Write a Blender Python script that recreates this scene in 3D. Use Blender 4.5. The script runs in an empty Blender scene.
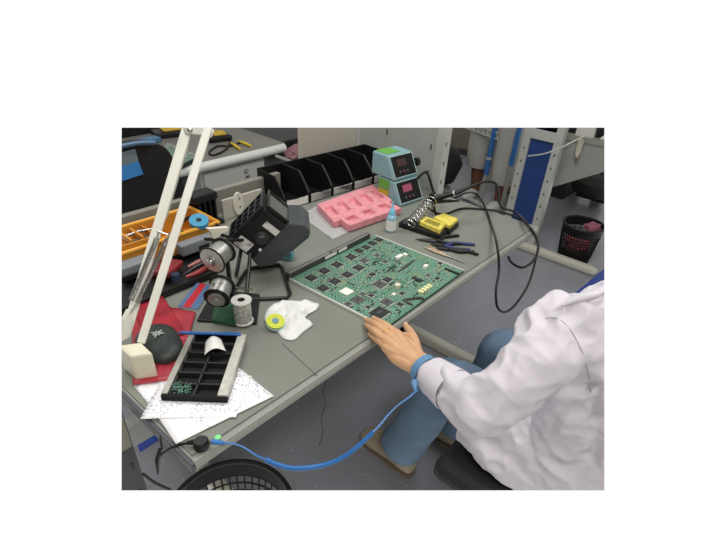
import bpy, bmesh, math, random
from mathutils import Vector, Matrix, noise
from mathutils.bvhtree import BVHTree
random.seed(7)
S = bpy.context.scene
COL = S.collection
V = Vector
PI = math.pi

# ------------------------------------------------------------------ camera
# solved from the bench edges, the upright posts and the board: eye 1.51 m up,
# X runs along the bench front, Y towards its back, floor at 0, bench top at .76
EYE = V((-.252, -.587, 1.51))
F, PX, PY = 481.9, 363.0, 309.0
RIGHT = V((.6585, -.7507, .0522)); UP = V((.3960, .4047, .8243)); FWD = V((.6400, .5221, -.5638))
RIGHT.normalize(); FWD = (FWD - RIGHT*FWD.dot(RIGHT)).normalized(); UP = RIGHT.cross(FWD)
cam = bpy.data.objects.new('camera', bpy.data.cameras.new('camera'))
COL.objects.link(cam)
m = Matrix((RIGHT, UP, -FWD)).transposed().to_4x4(); m.translation = EYE
cam.matrix_world = m
cam.data.sensor_width = 36; cam.data.lens = F/720*36
cam.data.shift_x = -(PX-360)/720; cam.data.shift_y = (PY-270)/720
cam.data.clip_start = .02; cam.data.clip_end = 60
S.camera = cam

def ray(x, y):
    return RIGHT*((x-PX)/F) - UP*((y-PY)/F) + FWD
def atz(x, y, z=.76):            # measured point of the photo on a horizontal plane
    d = ray(x, y); return EYE + d*((z-EYE.z)/d.z)
def aty(x, y, Y):
    d = ray(x, y); return EYE + d*((Y-EYE.y)/d.y)
def atx(x, y, X):
    d = ray(x, y); return EYE + d*((X-EYE.x)/d.x)

# ------------------------------------------------------------------ materials
def lin(c):
    if isinstance(c, str):
        c = [int(c[i:i+2], 16)/255 for i in (0, 2, 4)]
    return tuple((v/12.92 if v <= .04045 else ((v+.055)/1.055)**2.4) for v in c) + (1,)
MATS = {}
def mat(name, col, rough=.6, metal=0, var=.0, vscale=30, bump=0, bscale=80, alpha=1, trans=0, spec=.5, col2=None, coat=0, emit=None, sss=0):
    if name in MATS: return MATS[name]
    m = bpy.data.materials.new(name); m.use_nodes = True
    nt = m.node_tree; b = nt.nodes['Principled BSDF']
    b.inputs['Base Color'].default_value = lin(col)
    b.inputs['Roughness'].default_value = rough
    b.inputs['Metallic'].default_value = metal
    b.inputs['Specular IOR Level'].default_value = spec
    b.inputs['Alpha'].default_value = alpha
    b.inputs['Transmission Weight'].default_value = trans
    b.inputs['Coat Weight'].default_value = coat
    if sss:
        b.inputs['Subsurface Weight'].default_value = sss
        b.inputs['Subsurface Radius'].default_value = (.008, .003, .0015)
        b.inputs['Subsurface Scale'].default_value = 1
    if emit:
        b.inputs['Emission Color'].default_value = lin(col); b.inputs['Emission Strength'].default_value = emit
    tc = nt.nodes.new('ShaderNodeTexCoord')
    if var or col2:
        n = nt.nodes.new('ShaderNodeTexNoise'); n.inputs['Scale'].default_value = vscale; n.inputs['Detail'].default_value = 4
        nt.links.new(tc.outputs['Object'], n.inputs['Vector'])
        r = nt.nodes.new('ShaderNodeValToRGB')
        r.color_ramp.elements[0].position = .35; r.color_ramp.elements[1].position = .65
        a = lin(col)
        if col2: c0, c1 = a, lin(col2)
        else: c0 = tuple(max(0, v*(1-var)) for v in a[:3])+(1,); c1 = tuple(min(1, v*(1+var)) for v in a[:3])+(1,)
        r.color_ramp.elements[0].color = c0; r.color_ramp.elements[1].color = c1
        nt.links.new(n.outputs['Fac'], r.inputs['Fac']); nt.links.new(r.outputs['Color'], b.inputs['Base Color'])
    if bump:
        n = nt.nodes.new('ShaderNodeTexNoise'); n.inputs['Scale'].default_value = bscale; n.inputs['Detail'].default_value = 3
        nt.links.new(tc.outputs['Object'], n.inputs['Vector'])
        bp = nt.nodes.new('ShaderNodeBump'); bp.inputs['Strength'].default_value = bump; bp.inputs['Distance'].default_value = .004
        nt.links.new(n.outputs['Fac'], bp.inputs['Height']); nt.links.new(bp.outputs['Normal'], b.inputs['Normal'])
    MATS[name] = m
    return m

def floor_mat():
    m = mat('speckled vinyl floor', '84868f', .30, bump=.12, bscale=60, spec=.45)
    nt = m.node_tree; b = nt.nodes['Principled BSDF']
    tc = nt.nodes.new('ShaderNodeTexCoord')
    n = nt.nodes.new('ShaderNodeTexNoise'); n.inputs['Scale'].default_value = 2.2; n.inputs['Detail'].default_value = 6
    r = nt.nodes.new('ShaderNodeValToRGB')
    r.color_ramp.elements[0].position = .3; r.color_ramp.elements[0].color = lin('85878f')
    r.color_ramp.elements[1].position = .7; r.color_ramp.elements[1].color = lin('9b9da9')
    v = nt.nodes.new('ShaderNodeTexVoronoi'); v.inputs['Scale'].default_value = 45
    r2 = nt.nodes.new('ShaderNodeValToRGB'); r2.color_ramp.elements[0].position = .10; r2.color_ramp.elements[1].position = .17
    r2.color_ramp.elements[0].color = (1, 1, 1, 1); r2.color_ramp.elements[1].color = (0, 0, 0, 1)
    n3 = nt.nodes.new('ShaderNodeTexNoise'); n3.inputs['Scale'].default_value = 9
    r3 = nt.nodes.new('ShaderNodeValToRGB'); r3.color_ramp.elements[0].position = .5; r3.color_ramp.elements[1].position = .62
    mu = nt.nodes.new('ShaderNodeMath'); mu.operation = 'MULTIPLY'
    mx = nt.nodes.new('ShaderNodeMix'); mx.data_type = 'RGBA'; mx.inputs[7].default_value = lin('c9cad2')
    L = nt.links.new
    for q in (n, v, n3): L(tc.outputs['Object'], q.inputs['Vector'])
    L(n.outputs['Fac'], r.inputs['Fac']); L(v.outputs['Distance'], r2.inputs['Fac']); L(n3.outputs['Fac'], r3.inputs['Fac'])
    L(r2.outputs['Color'], mu.inputs[0]); L(r3.outputs['Color'], mu.inputs[1])
    L(mu.outputs[0], mx.inputs[0]); L(r.outputs['Color'], mx.inputs[6]); L(mx.outputs[2], b.inputs['Base Color'])
    return m

def print_mat(name, rot=0, sx=60, sy=170, paper='f1f1f6', ink='9a9cb4', cut=.55):
    """white paper with rows of unreadable small print"""
    m = mat(name, paper, .6)
    nt = m.node_tree; b = nt.nodes['Principled BSDF']; L = nt.links.new
    tc = nt.nodes.new('ShaderNodeTexCoord'); mp = nt.nodes.new('ShaderNodeMapping')
    mp.inputs['Rotation'].default_value = (0, 0, rot)
    L(tc.outputs['Object'], mp.inputs['Vector'])
    mp2 = nt.nodes.new('ShaderNodeMapping'); mp2.inputs['Scale'].default_value = (sx*3, sy*.7, 1)
    L(mp.outputs[0], mp2.inputs['Vector'])
    w = nt.nodes.new('ShaderNodeTexWave'); w.bands_direction = 'Y'; w.inputs['Scale'].default_value = sy/3.2
    L(mp.outputs[0], w.inputs['Vector'])
    n = nt.nodes.new('ShaderNodeTexNoise'); n.inputs['Scale'].default_value = 1; n.inputs['Detail'].default_value = 1
    L(mp2.outputs[0], n.inputs['Vector'])
    n2 = nt.nodes.new('ShaderNodeTexNoise'); n2.inputs['Scale'].default_value = 14
    L(mp.outputs[0], n2.inputs['Vector'])
    def thr(src, lo, hi):
        r = nt.nodes.new('ShaderNodeMapRange'); r.inputs[1].default_value = lo; r.inputs[2].default_value = hi; L(src, r.inputs[0]); return r.outputs[0]
    def mul(a, c):
        q = nt.nodes.new('ShaderNodeMath'); q.operation = 'MULTIPLY'; L(a, q.inputs[0]); L(c, q.inputs[1]); return q.outputs[0]
    k = mul(mul(thr(w.outputs['Fac'], .45, .6), thr(n.outputs['Fac'], cut-.04, cut+.03)), thr(n2.outputs['Fac'], .46, .52))
    mx = nt.nodes.new('ShaderNodeMix'); mx.data_type = 'RGBA'; mx.inputs[6].default_value = lin(paper); mx.inputs[7].default_value = lin(ink)
    L(k, mx.inputs[0]); L(mx.outputs[2], b.inputs['Base Color'])
    return m

def pcb_mat():
    m = mat('green circuit laminate', '3c6b55', .42, spec=.5, coat=.15)
    nt = m.node_tree; b = nt.nodes['Principled BSDF']; L = nt.links.new
    tc = nt.nodes.new('ShaderNodeTexCoord')
    b1 = nt.nodes.new('ShaderNodeTexBrick'); b1.inputs['Scale'].default_value = 38; b1.inputs['Mortar Size'].default_value = .04
    b1.inputs['Color1'].default_value = lin('3a7059'); b1.inputs['Color2'].default_value = lin('305e4a'); b1.inputs['Mortar'].default_value = lin('7ba592')
    L(tc.outputs['Object'], b1.inputs['Vector'])
    v = nt.nodes.new('ShaderNodeTexVoronoi'); v.inputs['Scale'].default_value = 170; L(tc.outputs['Object'], v.inputs['Vector'])
    r = nt.nodes.new('ShaderNodeMapRange'); r.inputs[1].default_value = .22; r.inputs[2].default_value = .16; L(v.outputs['Distance'], r.inputs[0])
    n = nt.nodes.new('ShaderNodeTexNoise'); n.inputs['Scale'].default_value = 22; n.inputs['Detail'].default_value = 3; L(tc.outputs['Object'], n.inputs['Vector'])
    r2 = nt.nodes.new('ShaderNodeMapRange'); r2.inputs[1].default_value = .5; r2.inputs[2].default_value = .6; L(n.outputs['Fac'], r2.inputs[0])
    mu = nt.nodes.new('ShaderNodeMath'); mu.operation = 'MULTIPLY'; L(r.outputs[0], mu.inputs[0]); L(r2.outputs[0], mu.inputs[1])
    mx = nt.nodes.new('ShaderNodeMix'); mx.data_type = 'RGBA'; mx.inputs[7].default_value = lin('c4d4bf')
    L(mu.outputs[0], mx.inputs[0]); L(b1.outputs['Color'], mx.inputs[6]); L(mx.outputs[2], b.inputs['Base Color'])
    return m

# ------------------------------------------------------------------ mesh builder
def basis(zdir, xhint=None):
    z = V(zdir).normalized(); h = V(xhint) if xhint else (V((1, 0, 0)) if abs(z.x) < .9 else V((0, 1, 0)))
    x = (h - z*h.dot(z)).normalized(); y = z.cross(x)
    return Matrix((x, y, z)).transposed()
class MB:
    def __init__(s): s.bm = bmesh.new()
    def box(s, c, d, R=None, bev=0, taper=None):
        r = bmesh.ops.create_cube(s.bm, size=1); vs = r['verts']
        for v in vs:
            k = 1
            if taper and v.co.z > 0: k = taper
            v.co = V((v.co.x*d[0]*k, v.co.y*d[1]*k, v.co.z*d[2]))
        if bev:
            es = list({e for v in vs for e in v.link_edges})
            b = bmesh.ops.bevel(s.bm, geom=es, offset=bev, segments=2, affect='EDGES', profile=.5)
            vs = list({v for f in b['faces'] for v in f.verts} | {v for v in vs if v.is_valid})
            seen = set(vs); st = list(vs)
            while st:
                v = st.pop()
                for e in v.link_edges:
                    o = e.other_vert(v)
                    if o not in seen: seen.add(o); st.append(o)
            vs = list(seen)
        if R is not None:
            for v in vs: v.co = R @ v.co
        for v in vs: v.co += V(c)
        return s
    def bb(s, a, b, bev=0):       # box from corner to corner
        a, b = V(a), V(b); return s.box((a+b)/2, [abs(t) for t in (b-a)], None, bev)
    def ring(s, pts): return [s.bm.verts.new(p) for p in pts]
    def face(s, pts):
        try: s.bm.faces.new([s.bm.verts.new(V(p)) for p in pts])
        except ValueError: pass
        return s
    def loft(s, rings, closed=False, cap=True):
        rs = [s.ring(r) for r in rings]; n = len(rs[0])
        rng = range(len(rs)) if closed else range(len(rs)-1)
        for i in rng:
            a, b = rs[i], rs[(i+1) % len(rs)]
            for j in range(n): s.bm.faces.new((a[j], a[(j+1) % n], b[(j+1) % n], b[j]))
        if cap and not closed:
            s.bm.faces.new(rs[0][::-1]); s.bm.faces.new(rs[-1])
        return s
    def tube(s, pts, r, n=8, closed=False, smooth=0):
        pts = [V(p) for p in pts]
        if smooth: pts = spline(pts, smooth, closed)
        N = len(pts); rr = r if isinstance(r, (list, tuple)) else None
        if rr and len(rr) != N:
            q = []; 
            for i in range(N):
                t = i/(N-1)*(len(rr)-1); k = min(int(t), len(rr)-2); q.append(rr[k]+(rr[k+1]-rr[k])*(t-k))
            rr = q
        rings = []; up = None
        for i, p in enumerate(pts):
            if closed: d = pts[(i+1) % N]-pts[i-1]
            else: d = pts[min(i+1, N-1)]-pts[max(i-1, 0)]
            d.normalize()
            if up is None:
                up = V((0, 0, 1)) if abs(d.z) < .9 else V((1, 0, 0))
            up = (up-d*up.dot(d)).normalized(); sd = d.cross(up)
            k = rr[i] if rr else r
            rings.append([p+(up*math.cos(2*PI*j/n)+sd*math.sin(2*PI*j/n))*k for j in range(n)])
        return s.loft(rings, closed)
    def lathe(s, prof, c, axis=(0, 0, 1), n=24, cap=True):   # prof: (r, h)
        B = basis(axis); c = V(c)
        return s.loft([[c+B@V((r*math.cos(2*PI*j/n), r*math.sin(2*PI*j/n), h)) for j in range(n)] for r, h in prof], cap=cap)
    def prism(s, poly, d, bev=0):   # polygon points (3D) extruded by vector d
        a = [V(p) for p in poly]; b = [p+V(d) for p in a]
        return s.loft([a, b])
    def ball(s, c, r, sc=(1, 1, 1), R=None, sub=2):
        q = bmesh.ops.create_icosphere(s.bm, subdivisions=sub, radius=1)
        for v in q['verts']:
            v.co = V((v.co.x*r*sc[0], v.co.y*r*sc[1], v.co.z*r*sc[2]))
            if R is not None: v.co = R@v.co
            v.co += V(c)
        return s
    def grid(s, fn, nu, nv):
        g = [[s.bm.verts.new(fn(i/nu, j/nv)) for j in range(nv+1)] for i in range(nu+1)]
        for i in range(nu):
            for j in range(nv): s.bm.faces.new((g[i][j], g[i+1][j], g[i+1][j+1], g[i][j+1]))
        return s
    def slab(s, poly, z0, z1):
        return s.prism([(p[0], p[1], z0) for p in poly], (0, 0, z1-z0))
    def xf(s, M):
        bmesh.ops.transform(s.bm, matrix=M, verts=s.bm.verts); return s

def spline(pts, k, closed=False):
    out = []; N = len(pts)
    g = (lambda i: pts[i % N]) if closed else (lambda i: pts[max(0, min(N-1, i))])
    for i in range(N if closed else N-1):
        p0, p1, p2, p3 = g(i-1), g(i), g(i+1), g(i+2)
        for j in range(k):
            t = j/k
            out.append(.5*((2*p1)+(p2-p0)*t+(2*p0-5*p1+4*p2-p3)*t*t+(3*p1-p0-3*p2+p3)*t**3))
    if not closed: out.append(pts[-1].copy())
    return out

def tag(o, label=None, cat=None, group=None, kind=None):
    if label: o['label'] = label
    if cat: o['category'] = cat
    if group: o['group'] = group
    if kind: o['kind'] = kind
    return o
def thing(name, label, cat, loc=(0, 0, 0), rz=0, group=None):
    o = bpy.data.objects.new(name, None); COL.objects.link(o); o.empty_display_size = .02
    o.location = loc; o.rotation_euler = (0, 0, rz)
    return tag(o, label, cat, group)
def world(o):
    M = Matrix.LocRotScale(o.location, o.rotation_euler, o.scale)
    return (world(o.parent) @ o.matrix_parent_inverse @ M) if o.parent else M
def build(name, mb, m, parent=None, smooth=0, w=False, bev=0, sub=0, solid=0, **k):
    """links one mesh; w=True: the vertices are world coordinates"""
    bm = mb.bm
    bmesh.ops.recalc_face_normals(bm, faces=bm.faces)
    me = bpy.data.meshes.new(name)
    o = bpy.data.objects.new(name, me)
    if not parent and w and len(bm.verts):      # origin at the thing's base
        c = sum((v.co for v in bm.verts), V())/len(bm.verts); c.z = min(v.co.z for v in bm.verts)
        for v in bm.verts: v.co -= c
        o.location = c
    if smooth:
        for f in bm.faces: f.smooth = True
    bm.to_mesh(me); bm.free()
    me.materials.append(m)
    COL.objects.link(o)
    if parent:
        o.parent = parent
        if w: o.matrix_parent_inverse = world(parent).inverted()
    if smooth and smooth < 180:
        me.set_sharp_from_angle(angle=math.radians(smooth)) if hasattr(me, 'set_sharp_from_angle') else None
    if solid:
        md = o.modifiers.new('s', 'SOLIDIFY'); md.thickness = solid; md.offset = 0
    if bev:
        md = o.modifiers.new('b', 'BEVEL'); md.width = bev; md.segments = 2; md.limit_method = 'ANGLE'
    if sub:
        md = o.modifiers.new('u', 'SUBSURF'); md.levels = sub; md.render_levels = sub
    return tag(o, **k)
def dup(root, loc=None, rz=None, label=None, group=None):
    r = root.copy(); COL.objects.link(r)
    if loc is not None: r.location = loc
    if rz is not None: r.rotation_euler = (0, 0, rz)
    if label: r['label'] = label
    if group: r['group'] = group
    for ch in list(root.children):
        c = ch.copy(); COL.objects.link(c); c.parent = r
        for g in list(ch.children):
            d = g.copy(); COL.objects.link(d); d.parent = c
    return r
# ------------------------------------------------------------------ materials used
M_mat = mat('grey bench mat', '7b7e76', .45, var=.05, vscale=6, bump=.05, bscale=250, spec=.4)
M_edge = mat('pale grey edge trim', '8b8c85', .5, var=.04, vscale=10)
M_steel = mat('pale grey painted steel', 'b0b2ae', .45, var=.04, vscale=8)
M_steel_d = mat('mid grey painted steel', '8e908c', .5, var=.05, vscale=8)
M_dark = mat('dark grey gap', '3b3c3b', .7)
M_black = mat('black plastic', '17181a', .45, var=.2, vscale=20, spec=.35)
M_black2 = mat('satin black metal', '141414', .35, spec=.5)
M_rubber = mat('black cable rubber', '101112', .5, spec=.4)
M_esd = mat('black conductive plastic', '0c0c0d', .6, spec=.25)
M_cream = mat('beige lamp enamel', 'd8d4bf', .45, var=.03, vscale=12)
M_lampw = mat('off white lamp enamel', 'e9e8e0', .4, var=.03, vscale=10)
M_chrome = mat('bright metal', 'c8c8c6', .22, metal=1)
M_solder = mat('wound solder wire', 'a3a39f', .42, metal=.75, bump=.3, bscale=120)
M_alu = mat('brushed aluminium', 'b4b2ac', .38, metal=.75, var=.08, vscale=60)
M_white = mat('white plastic', 'e6e6e2', .5)
M_paper = mat('white label paper', 'e4e3e0', .7)
M_pink = mat('pink antistatic foam', 'd98f98', .75, var=.12, vscale=40, bump=.25, bscale=150, sss=.1)
M_red = mat('red antistatic film', 'a83440', .35, var=.2, vscale=14, bump=.4, bscale=30)
M_orange = mat('orange plastic', 'c98a30', .5, var=.08, vscale=14)
M_yellow = mat('yellow sponge', 'd9c95a', .85, var=.12, vscale=60, bump=.3, bscale=300)
M_blue = mat('blue plastic', '3273b8', .4)
M_deepblue = mat('deep blue painted panel', '1d3c78', .5, var=.05, vscale=10)
M_tape = mat('blue floor tape', '2446a4', .5, var=.1, vscale=20)
M_teal = mat('pale teal plastic', '83a9b0', .45, var=.04, vscale=10)
M_green = mat('green label', '5fa545', .5)
M_pcb = pcb_mat()
M_darkgreen = mat('dark green pad', '1f4a30', .5, var=.2, vscale=30)

# ------------------------------------------------------------------ setting
fl = [atz(x, y, 0) for x, y in ((60, 100), (660, 100), (670, 560), (60, 560))]
build('floor', MB().slab([(p.x, p.y) for p in fl], -.12, 0), floor_mat(), w=True, kind='structure')
# unseen walls and a stretched ceiling, added to block light of the white world
M_blocker = mat('blocker wall paint', '8f8b80', .8)
build('blocker_wall_back', MB().bb((-.95, -1.6, 0), (8.5, -1.5, 2.75)), M_blocker, w=True, kind='structure')
build('blocker_wall_left', MB().bb((-.95, -1.5, 0), (-.85, 7.5, 2.75)), M_blocker, w=True, kind='structure')
build('ceiling', MB().bb((-.95, -1.6, 2.55), (22, 22, 2.65)), mat('ceiling tile', 'c9c8c2', .9), w=True, kind='structure')  # stretched far out to keep the white world's light off

# ------------------------------------------------------------------ the workbench
T = .76
bench = thing('workbench', 'grey workbench with matted top carrying the green circuit board', 'workbench', (.75, .4, 0))
tt = MB().bb((0.0, 0.006, T-.026), (1.5, .93, T-.004), .004)
build('tabletop', tt, M_steel_d, bench, w=True)
build('bench_mat', MB().bb((.006, .014, T-.004), (1.494, .90, T), 0), M_mat, bench, w=True)
build('edge_trim', MB().tube([(0.0, .003, T-.013), (1.49, .003, T-.013)], .0105, 12).bb((0.0, -.004, T-.024), (1.495, .012, T-.0015), .003), M_edge, bench, w=True, smooth=40)
build('edge_trim', MB().bb((1.485, .0, T-.035), (1.512, .49, T-.001), .008), M_edge, bench, w=True, smooth=40)
g0, g1 = atz(282, 343.5), atz(317, 376)
build('mat_seam', MB().tube([g0, g1], .0009, 6), M_dark, bench, w=True)
build('back_rail', MB().bb((0.0, .90, T-.03), (.99, .925, .85), .003), mat('putty grey steel', '85827a', .55, var=.05, vscale=9), bench, w=True)
# upright post with slots, and the sheet behind it
up = build('upright_post', MB().bb((1.50, .468, .3), (1.548, .51, 1.15), .002), M_steel, bench, w=True)
for k in range(5): build('post_slot', MB().bb((1.512, .4665, .80+k*.08), (1.518, .4685, .815+k*.08)), M_dark, up, w=True)
build('side_panel', MB().bb((1.50, .51, .62), (1.512, .93, 1.2)), mat('light grey sheet steel', '9fa39f', .5, var=.04, vscale=5), bench, w=True, label='light grey side panel behind the upright')
spn = [c for c in bench.children if c.name.startswith('side_panel')][0]
for k, (x, y) in enumerate(((431, 147), (428, 173), (387, 132))):
    p = atx(x, y, 1.4995); build('panel_slot', MB().bb((1.4985, p.y-.003, p.z-.012), (1.4998, p.y+.003, p.z+.012)), M_dark, spn, w=True)
pz = [aty(300, 176, .945), aty(300, 110, .945)]
build('back_board', MB().bb((pz[0].x, .94, .79), (1.50, .955, 1.15), .002), mat('warm white board', 'b5b0a7', .5, var=.03, vscale=3), bench, w=True, label='warm white board standing along the back')
build('end_trim', MB().bb((-.008, -.004, T-.03), (.0, .93, T-.003), .002), mat('violet grey edge shade', '4a4853', .5), bench, w=True)  # violet grey darkened to hold the shade on the tabletop's end face
# legs and feet
for X in (1.44, .22):
    build('leg', MB().bb((X, .50, 0.0), (X+.05, .60, T-.035), .004), M_steel, bench, w=True)
    build('foot', MB().bb((X, .02, 0.0), (X+.05, .88, .055), .012), mat('pale cream foot steel', 'c4c1b5', .5), bench, w=True)
build('cross_bar', MB().bb((.05, .53, .30), (1.45, .57, .38), .003), M_steel_d, bench, w=True)
# left upright with slots; the shade below the lamp is in its colour
lp = thing('slotted_post', 'slotted post with shade in its dark colour, standing below the beige lamp base', 'post', (-.05, .31, 0))
build('post', MB().bb((-.07, .27, 0), (-.012, .345, .70), .003), mat('shade darkened steel', '2f3031', .5, var=.08, vscale=12), lp, w=True)
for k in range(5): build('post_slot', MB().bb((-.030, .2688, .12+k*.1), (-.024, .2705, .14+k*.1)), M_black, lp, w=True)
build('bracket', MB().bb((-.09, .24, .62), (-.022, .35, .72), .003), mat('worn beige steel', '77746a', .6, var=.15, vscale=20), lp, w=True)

# ------------------------------------------------------------------ circuit board
A = math.radians(2.2)
C0 = V((.769, .1905, T))
pcb = thing('circuit_board', 'large green circuit board crowded with chips, under the fingertips', 'circuit board', C0, A)
Wb, Hb = .414, .356
RZ = Matrix.Rotation(-A, 3, 'Z')
def loc(x, y, z=T+.006):
    return RZ@(atz(x, y, z)-C0)
build('laminate', MB().bb((-Wb/2, -Hb/2, .004), (Wb/2, Hb/2, .0065)), M_pcb, pcb)
M_rail = mat('pale board edge rail', 'c9cbc4', .4, metal=.3)
build('card_edge', MB().bb((-Wb/2-.003, -Hb/2, 0), (-Wb/2+.003, Hb/2, .009), .001), M_rail, pcb)
build('card_edge', MB().bb((Wb/2-.003, -Hb/2, 0), (Wb/2+.003, Hb/2, .009), .001), M_rail, pcb)
build('front_edge', MB().bb((-Wb/2, -Hb/2-.002, 0), (Wb/2, -Hb/2+.002, .006)), M_darkgreen, pcb)
fp = build('face_plate', MB().bb((-Wb/2-.004, Hb/2-.003, 0), (Wb/2-.03, Hb/2+.013, .024), .002), mat('dark anodised metal', '474647', .4, metal=.3), pcb)
build('ejector_strip', MB().bb((-Wb/2, Hb/2-.0025, .0242), (-.03, Hb/2+.006, .0256)).bb((-.02, Hb/2-.0025, .0242), (Wb/2-.04, Hb/2+.004, .0256)), mat('grey metal strip', '8d8b88', .45, metal=.2), fp)
build('plate_label', MB().bb((-.055, Hb/2-.004, .012), (.0, Hb/2-.0028, .022)).bb((.01, Hb/2-.004, .012), (.05, Hb/2-.0028, .022)), M_paper, fp)
M_chip = mat('black chip epoxy', '2a2b2d', .4, var=.1, vscale=60)
M_chip2 = mat('grey chip top', '57595a', .35, metal=.2)
M_lead = mat('tin chip leads', 'a9b0a6', .45, metal=.2)
M_cer = mat('white ceramic', 'e6e5dc', .5)
def chip(x, y, w, h, m, t=.0035, rot=0, lead=.004):
    w *= 1.12; h *= 1.12
    p = loc(x, y); R = Matrix.Rotation(rot, 3, 'Z')
    o = build('chip', MB().box((p.x, p.y, .0065+t/2), (w, h, t), R, .0006), m, pcb)
    if lead:
        l = MB().box((p.x, p.y, .0073), (w+2*lead, h*.86, .0012), R).box((p.x, p.y, .0073), (w*.86, h+2*lead, .0012), R)
        build('chip_leads', l, M_lead, o)
    if m is not M_cer: build('chip_marking', MB().box((p.x, p.y, .0065+t+.0001), (w*.4, h*.16, .0003), R), M_chip2 if m is M_chip else M_chip, o)
for x, y in ((311.3, 278.5), (324.4, 271.5), (337, 265.3), (350.8, 257.6), (323, 288.9), (334.9, 282), (347.4, 275.3), (358.5, 268.3)):
    chip(x, y, .026, .026, M_chip)
for x, y in ((359, 251.4), (366, 248), (372.4, 243.8), (378.6, 240.3)): chip(x, y, .021, .024, M_chip, lead=.0015)
chip(364, 261.1, .024, .022, M_chip2); chip(346.5, 292.2, .028, .028, M_cer, lead=0)
chip(357.6, 300.5, .028, .028, M_chip2, lead=.001); chip(348, 304.7, .016, .016, M_chip2); chip(362.5, 294.7, .014, .014, M_chip2)
chip(379.6, 285, .031, .031, M_chip2); chip(387.2, 280.2, .022, .02, M_chip); chip(386.8, 302.6, .027, .027, M_chip2)
chip(379.5, 313.2, .042, .036, M_chip); chip(368, 307.8, .011, .011, M_chip); chip(372, 275, .018, .014, M_chip)
chip(385, 262, .016, .016, M_chip2); chip(393, 268, .022, .016, M_darkgreen, lead=.001); chip(402, 294, .014, .012, M_chip)
chip(371, 296, .012, .012, M_chip); chip(377, 256, .014, .014, M_chip2); chip(437, 279, .015, .012, M_chip)
chip(440, 264, .012, .01, M_chip); chip(428, 276, .012, .012, M_chip2); chip(400, 305, .014, .016, M_chip)
def cmp_(name, x, y, w, h, t, m, **k):
    p = loc(x, y); return build(name, MB().box((p.x, p.y, .0065+t/2), (w, h, t), None, .0005), m, pcb, **k)
for i in range(3):
    cmp_('card_slot', 410-i*3.4, 266.5+i*2.9-3, .05, .0045, .005, M_chip2)
cmp_('connector', 399, 258, .03, .014, .008, M_cer); cmp_('connector', 405, 256, .012, .014, .008, M_cer)
cmp_('connector', 425.4, 267.8, .018, .012, .009, M_cer); cmp_('connector', 416.7, 280.4, .012, .03, .006, M_chip)
cmp_('connector', 452, 272.3, .006, .052, .006, M_chip); cmp_('connector', 393.7, 295.3, .010, .010, .005, M_cer)
p = loc(397.2, 287.5)
build('capacitor', MB().lathe([(.0085, .0065), (.009, .010), (.009, .017), (.007, .0185)], (p.x, p.y, 0), n=20), mat('cream capacitor sleeve', 'cfcdb4', .5), pcb, smooth=50)
for i in range(4):
    p = loc(420.8+i*2.9, 292.3-i*1.9)
    build('crystal', MB().box((p.x, p.y, .009), (.010, .017, .005), None, .001), mat('pale yellow ceramic', 'e3dfaa', .5), pcb)
a, b = loc(407, 285), loc(419, 277)
build('bus_bar', MB().tube([(a.x, a.y, .009), (b.x, b.y, .009)], .002, 6), M_lead, pcb)
a, b, c = loc(403, 301), loc(412, 306), loc(424, 300.5)
build('bracket', MB().tube([(a.x, a.y, .011), (b.x, b.y, .011)], .0035, 6).tube([(a.x, a.y, .011), (c.x+.0, c.y+.012, .011), (c.x, c.y, .011)], .0035, 6), M_chip, pcb)
# hundreds of tiny parts nobody could count
boxes = []
for kind, n_, cols in (('d', 520, M_chip), ('l', 760, M_lead), ('w', 380, mat('tan chip capacitor', 'b9ad86', .5)), ('g', 200, mat('pale green silk print', '8cc3a8', .6))):
    mb = MB(); rr = random.Random(len(kind)+ord(kind))
    for i in range(n_):
        x = rr.uniform(-Wb/2+.01, Wb/2-.01); y = rr.uniform(-Hb/2+.008, Hb/2-.02)
        if noise.noise(V((x*9, y*9, ord(kind)))) < -.12: continue
        a, b = rr.choice(((.003, .0016), (.0016, .003), (.005, .0025), (.0025, .005), (.002, .002), (.008, .0045) if kind == 'd' else (.003, .002)))
        h = rr.uniform(.0008, .0022) if kind != 'g' else .0003
        mb.box((x, y, .0065+h/2), (a, b, h))
    if kind != 'g':
        for c_ in range(26):
            x = rr.uniform(-Wb/2+.02, Wb/2-.02); y = rr.uniform(-Hb/2+.02, Hb/2-.03); hv = rr.random() < .5
            for q in range(rr.randint(5, 12)):
                mb.box((x+(q*.0034 if hv else 0), y+(0 if hv else q*.0034), .0073), (.0016, .0026, .0016) if hv else (.0026, .0016, .0016))
    build('tiny_components', mb, cols, pcb, kind='stuff')

# ------------------------------------------------------------------ storage bins
def make_bin():
    r = thing('storage_bin', 'x', 'storage bin', (0, 0, 0), 0, 'row of black storage bins along the back rail')
    w, d, h, t = .118, .175, .113, .003
    prof = [(0, 0), (0, .042), (.012, .062), (.035, .088), (.06, h), (d, h), (d, 0)]   # side outline seen from the side: y, z
    for s in (-1, 1):
        x = s*(w/2-t/2)
        mb = MB(); mb.prism([(x-t/2, y, z) for y, z in prof], (t, 0, 0))
        if s == -1: body = mb
        else:
            body.prism([(x-t/2, y, z) for y, z in prof], (t, 0, 0)); mb.bm.free()
    body.bb((-w/2, 0, 0), (w/2, d, t)).bb((-w/2, d-t, 0), (w/2, d, h)).bb((-w/2, -.004, 0), (w/2, t, .034))
    build('body', body, M_esd, r)
    rim = MB()
    for s in (-1, 1):
        x = s*(w/2-t/2)
        rim.tube([(x, y, z) for y, z in prof[1:-1]], .0028, 6)
    rim.tube([(-w/2, d, h), (w/2, d, h)], .003, 6)
    build('rim', rim, M_black, r)
    return r
b0 = make_bin()
p0, p1 = V((.893, .768, T)), V((1.490, .722, T))
ang = math.atan2(p1.y-p0.y, p1.x-p0.x); L5 = (p1-p0).length
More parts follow.
